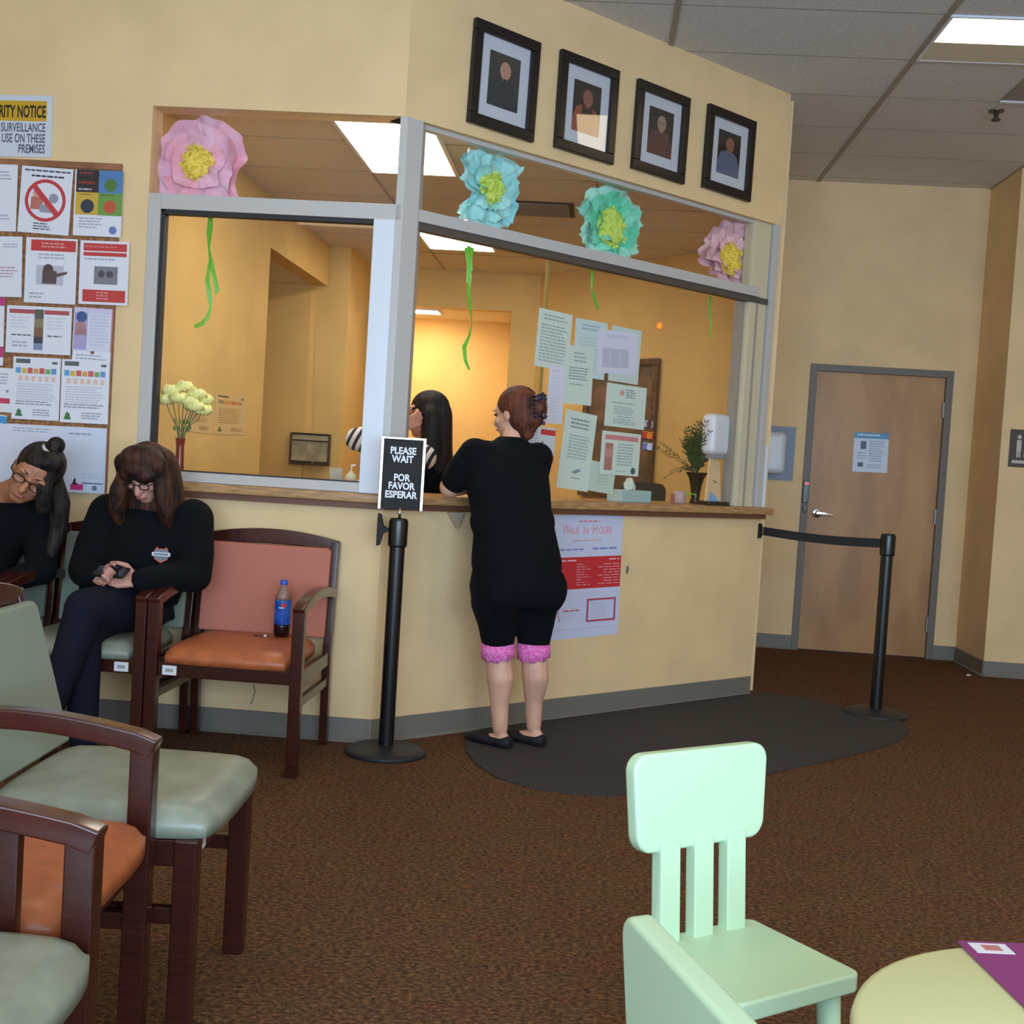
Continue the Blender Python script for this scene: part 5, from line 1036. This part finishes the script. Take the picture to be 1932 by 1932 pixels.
# tissue box
c_ = atD(1187, 935, .12); t = empty('tissue_box', 'pale aqua tissue box with a white tissue sticking out', 'tissue box', (c_.x, c_.y, CZ+.0005), radians(45))
MB().box(-.11, .11, -.055, .055, 0, .062).build('box', mat('tissue_box_aqua', (176, 206, 204), .6), parent=t, bevel=.003)
f = MB(); n = 24; vs = [(0, 0, .128)]; 
for r, z in ((.018, .115), (.034, .09), (.03, .06)):
    for k in range(n): a_ = 2*pi*k/n; rr = r*(1+.25*sin(5*a_+r*80)); vs.append((rr*cos(a_), rr*.6*sin(a_), z+.008*sin(3*a_)))
f.add(vs, [(0, 1+k, 1+(k+1) % n) for k in range(n)]+[(1+i*n+k, 1+(i+1)*n+k, 1+(i+1)*n+(k+1) % n, 1+i*n+(k+1) % n) for i in range(2) for k in range(n)]).build('tissue', mat('tissue_white', (214, 226, 216), .9), parent=t, smooth=True)
# fern in a black vase
c_ = atD(1312, 935, .22); t = empty('potted_fern', 'green fern in a tall black flared vase behind the glass', 'plant', (c_.x, c_.y, CZ+.0005))
MB().lathe([(.030, 0), (.032, .01), (.024, .03), (.026, .06), (.034, .11), (.046, .15), (.062, .172), (.064, .176), (.055, .172)], 28).build('vase', mat('vase_black', (14, 12, 12), .25), parent=t, smooth=True)
M_FERN = mat('fern_green', (52, 74, 34), .6, var=.25, vscale=30); rnd = random.Random(4); fr_ = MB(); st_ = MB()
def frond(a_, L, lean, drop):
    pts = []; 
    for i in range(13):
        s_ = i/12; r = L*(lean*s_+.15*lean*s_*s_); z = .165+L*(s_*cos(lean*1.1)-drop*s_*s_); pts.append(V((r*cos(a_), r*sin(a_), z)))
    st_.tube(pts, [.0022*(1-.6*i/12) for i in range(13)], 5)
    for i in range(2, 13):
        p = pts[i]; tg = (pts[i]-pts[i-1]).normalized(); sd = tg.cross(V((rnd.uniform(-.3, .3), rnd.uniform(-.3, .3), 1))).normalized(); l = .042*sin(pi*(i/13)**.8)+.012
        for q in (-1, 1):
            e_ = p+(sd*q*.8+tg*.6).normalized()*l; m_ = p.lerp(e_, .5); nn = tg*.006; fr_.add([p, m_+nn, e_, m_-nn], [(0, 1, 2, 3)])
for i in range(46): frond(rnd.random()*6.283, rnd.uniform(.16, .33), rnd.uniform(.05, .42), rnd.uniform(0, .2))
frond(radians(195), .26, .85, .05); frond(radians(200), .20, .9, .75); frond(radians(215), .2, .8, .6); frond(radians(20), .26, .3, 0); frond(radians(180), .24, .75, .0)
fr_.build('foliage', M_FERN, parent=t, fixn=False); st_.build('stems', M_FERN, parent=t)
# leaning tan sign board on a black stand
c_ = atD(1345, 948, .10); t = empty('counter_display', 'tall tan display card on a black stand at the right end of the counter', 'display', (c_.x, c_.y, CZ+.0005), radians(45))
MB().box(-.095, .085, -.05, .05, 0, .022).build('stand', M_BLACK, parent=t, bevel=.004)
MB().add([(-.075, -.01, .02), (.055, -.01, .02), (.060, .02, .24), (-.022, .02, .27), (-.075, .0, .02), (.055, .0, .02), (.060, .03, .24), (-.022, .03, .27)], [(0, 1, 2, 3), (7, 6, 5, 4), (0, 4, 5, 1), (1, 5, 6, 2), (2, 6, 7, 3), (3, 7, 4, 0)]).build('card', mat('card_tan', (222, 190, 150), .6), parent=t)
MB().add([(-.05, -.013, .022), (.035, -.013, .022), (-.01, -.008, .062), (-.035, -.006, .078)], [(0, 1, 2, 3)]).build('blue_print', mat('blue_print', (120, 176, 226), .4), parent=t, fixn=False)
MB().box(-.012, .02, .0055, .0065, .13, .136).box(.0, .03, .004, .0055, .125, .131).build('print_mark', flat((120, 92, 70)), parent=t)
c_ = atD(1282, 940, .10); t = empty('pen_cup', 'pinkish grey cup with a lime green pen beside the vase', 'cup', (c_.x, c_.y, CZ+.0005))
MB().lathe([(.026, 0), (.032, .01), (.034, .05), (.03, .07), (.026, .068)], 24).build('cup', mat('cup_pink_grey', (176, 150, 152), .5), parent=t, smooth=True)
MB().tube([(-.02, -.0, .07), (.085, .03, .055)], .004, 8).build('pen', mat('pen_lime', (120, 210, 40), .4), parent=t, smooth=True)
MB().box(-.047, -.034, -.012, .012, 0, .055).build('red_tab', mat('tab_red', (140, 60, 40), .5), parent=t, bevel=.002)
# the wall dispenser's reflection in the glass, built solid inside the window jamb
Pd = onF(FD, 1357, 820, -.10)
t = empty('dispenser_reflection', 'reflection of the white wall dispenser, built inside the right window jamb', 'dispenser', M=FD @ Matrix.Translation((Pd.x+.01, Pd.y, -.13)))
MB().box(-.085, .075, -.115, .115, -.05, .05).build('dispenser_body', MC['dispenser_white'], parent=t, bevel=.035, bseg=4); MB().box(-.05, .05, -.135, -.112, -.03, .03).build('nozzle', mat('nozzle_grey', (150, 150, 160), .5), parent=t, bevel=.005)
MB().box(.07, .095, -.06, .06, -.02, .02).build('mounting_plate', MC['dispenser_white'], parent=t)
# carnations in a red vase
c_ = atY(337, 900, .14); t = empty('flower_vase', 'yellow carnations in a slim dark red vase behind the left window', 'vase of flowers', (c_.x, .14, CZ+.0005))
ztop = atY(335, 828, .14).z-CZ
MB().lathe([(.020, 0), (.0205, .02), (.019, ztop*.5), (.017, ztop*.82), (.021, ztop), (.024, ztop+.004), (.016, ztop)], 24).build('vase', mat('vase_red', (120, 22, 12), .25, coat=.4), parent=t, smooth=True)
blooms = [(322, 735, 0), (348, 728, .02), (372, 742, -.01), (385, 752, .02), (338, 750, -.03), (358, 756, -.035), (382, 772, 0), (313, 752, .0), (368, 765, -.03)]
st_ = MB(); lf = MB(); rnd = random.Random(8)
for i, (bx, by, dy) in enumerate(blooms):
    p = atY(bx, by, .14+dy)-V((c_.x, .14, CZ)); st_.tube([(p.x*.1, dy*.1, ztop-.02), (p.x*.25, dy*.5, ztop+.05), (p.x*.8, dy, p.z-.05), (p.x, dy, p.z-.01)], .0022, 5)
    for k in range(2): q = V((p.x*.4, dy*.4, ztop+.03+.03*k)); d = V((rnd.uniform(-.02, .02), rnd.uniform(-.01, .01), .03)); lf.add([q, q+d*.5+V((.004, 0, 0)), q+d, q+d*.5-V((.004, 0, 0))], [(0, 1, 2, 3)])
    m = MB(); n = 20; vs = [(0, 0, .012)]; fs = []
    for r_i, (r, z) in enumerate(((.018, .020), (.032, .014), (.043, .0), (.040, -.014), (.018, -.024))):
        for k in range(n): a_ = 2*pi*k/n; q = 1+.18*sin(k*pi*.9+r_i*2+i); vs.append((r*q*cos(a_), r*q*.8*sin(a_), z+.005*sin(k*2.2+r_i*1.7)))
    fs = [(0, 1+k, 1+(k+1) % n) for k in range(n)]+[(1+j*n+k, 1+(j+1)*n+k, 1+(j+1)*n+(k+1) % n, 1+j*n+(k+1) % n) for j in range(4) for k in range(n)]
    m.add(vs, fs).build('bloom', mat('carnation_yellow', (252, 246, 176), .8, rgb2=(236, 236, 140), vscale=60), parent=t, M=Matrix.Translation((p.x, dy, p.z)), smooth=True)
st_.build('stems', mat('stem_green', (70, 96, 44), .6), parent=t); lf.build('leaves', mat('leaf_green', (60, 110, 50), .6), parent=t, fixn=False)
# two tinted notices inside, pump bottle, gloves, holders
FO = frame((-1.15, .12, 0), (0, 1, 0))
FW = frame((0, .12+.0, 0), (1, 0, 0))
cb = (206, 172, 116)
def tint(quad, label):
    cs = [(150, 140, 100), (206, 150, 70), (200, 110, 70), (206, 140, 80)]
    return sheet(FO, quad, .001, label, [('b', .08, .05, .4, .1, (110, 96, 66)), ('b', .8, .07, .92, .11, (120, 104, 70))]+[('b', .1+.19*i, .17, .27+.19*i, .25, cs[i]) for i in range(4)]+[tl(.12, .35, .88, .75, 7, (186, 148, 96)), ('q', [(.1, .93), (.16, .8), (.24, .93)], (96, 96, 50)), tl(.5, .83, .9, .93, 2, (170, 130, 84))], base=(214, 190, 140), group='cream notices on the left office wall')
tint([(406, 743), (466, 746), (462, 822), (403, 818)], 'cream notice on the left office wall, right of the carnations'); tint([(352, 742), (402, 744), (398, 818), (348, 814)], 'cream notice on the left office wall, half behind the carnations')
t = empty('file_holder', 'dark wall file holder with grey papers seen through the left window', 'file holder', (0, 0, 0), M=frame((0, 3.7, 0), (1, 0, 0)))
a = atY(548, 815, 3.66); b = atY(620, 880, 3.66)
MB().box(a.x, b.x, b.z, a.z, .001, .012).build('holder_back', mat('holder_dark', (52, 40, 30), .4), parent=t)
MB().box(a.x+.012, b.x-.012, b.z+.03, a.z-.015, .012, .03).build('papers', mat('papers_grey', (168, 160, 132), .7, var=.1, vscale=12), parent=t)
f = MB(); 
for q in ((a.x, a.x+.014, b.z, a.z), (b.x-.014, b.x, b.z, a.z), (a.x+.014, b.x-.014, b.z, b.z+.014), (a.x+.014, b.x-.014, a.z-.06, a.z-.05), (a.x+.014, b.x-.014, a.z-.008, a.z)): f.box(*q, .012, .04)
f.build('holder_frame', MC['holder_dark'], parent=t, bevel=.003)
c_ = atY(662, 904, .28); t = empty('pump_bottle', 'white pump bottle on the ledge behind the left window', 'bottle', (c_.x, .28, CZ+.0005))
MB().lathe([(.024, 0), (.026, .008), (.026, .06), (.02, .072), (.010, .078), (.009, .086)], 24).build('bottle', mat('bottle_cream', (222, 216, 190), .35), parent=t, smooth=True)
MB().tube([(0, 0, .086), (0, 0, .11)], .004, 8).tube([(-.004, 0, .11), (.02, -.008, .112)], .005, 8).build('pump', mat('pump_white', (232, 232, 228), .4), parent=t, smooth=True)
MB().lathe([(.0265, .02), (.0265, .05)], 24).build('bottle_label', flat((206, 196, 168)), parent=t)
c_ = atY(634, 900, .3); t = empty('card_holder', 'clear plastic card holder with blue base behind the left window', 'card holder', (c_.x, .3, CZ+.0005))
MB().box(-.03, .03, -.004, .004, .02, .095).build('holder', mat('holder_clear', (176, 172, 150), .2), parent=t, bevel=.001)
MB().add([(-.045, -.02, 0), (.045, -.02, 0), (.045, .02, 0), (-.045, .02, 0), (-.02, -.008, .03), (.03, -.008, .028), (.03, .008, .028), (-.02, .008, .03)], [(0, 3, 2, 1), (4, 5, 6, 7), (0, 1, 5, 4), (1, 2, 6, 5), (2, 3, 7, 6), (3, 0, 4, 7)]).build('blue_base', mat('base_blue', (84, 96, 170), .5), parent=t, bevel=.004)
tag(MB().tube([tuple(atY(598, 600, 3.69)), tuple(atY(588, 905, 3.69))], .004, 6).build('reflection_line', mat('reflection_cream', (220, 190, 140), .5)), 'thin pale conduit line in the glass, built on the far office wall', 'reflection')  # hairline reflection in the glass, built as a thin rod on the far wall
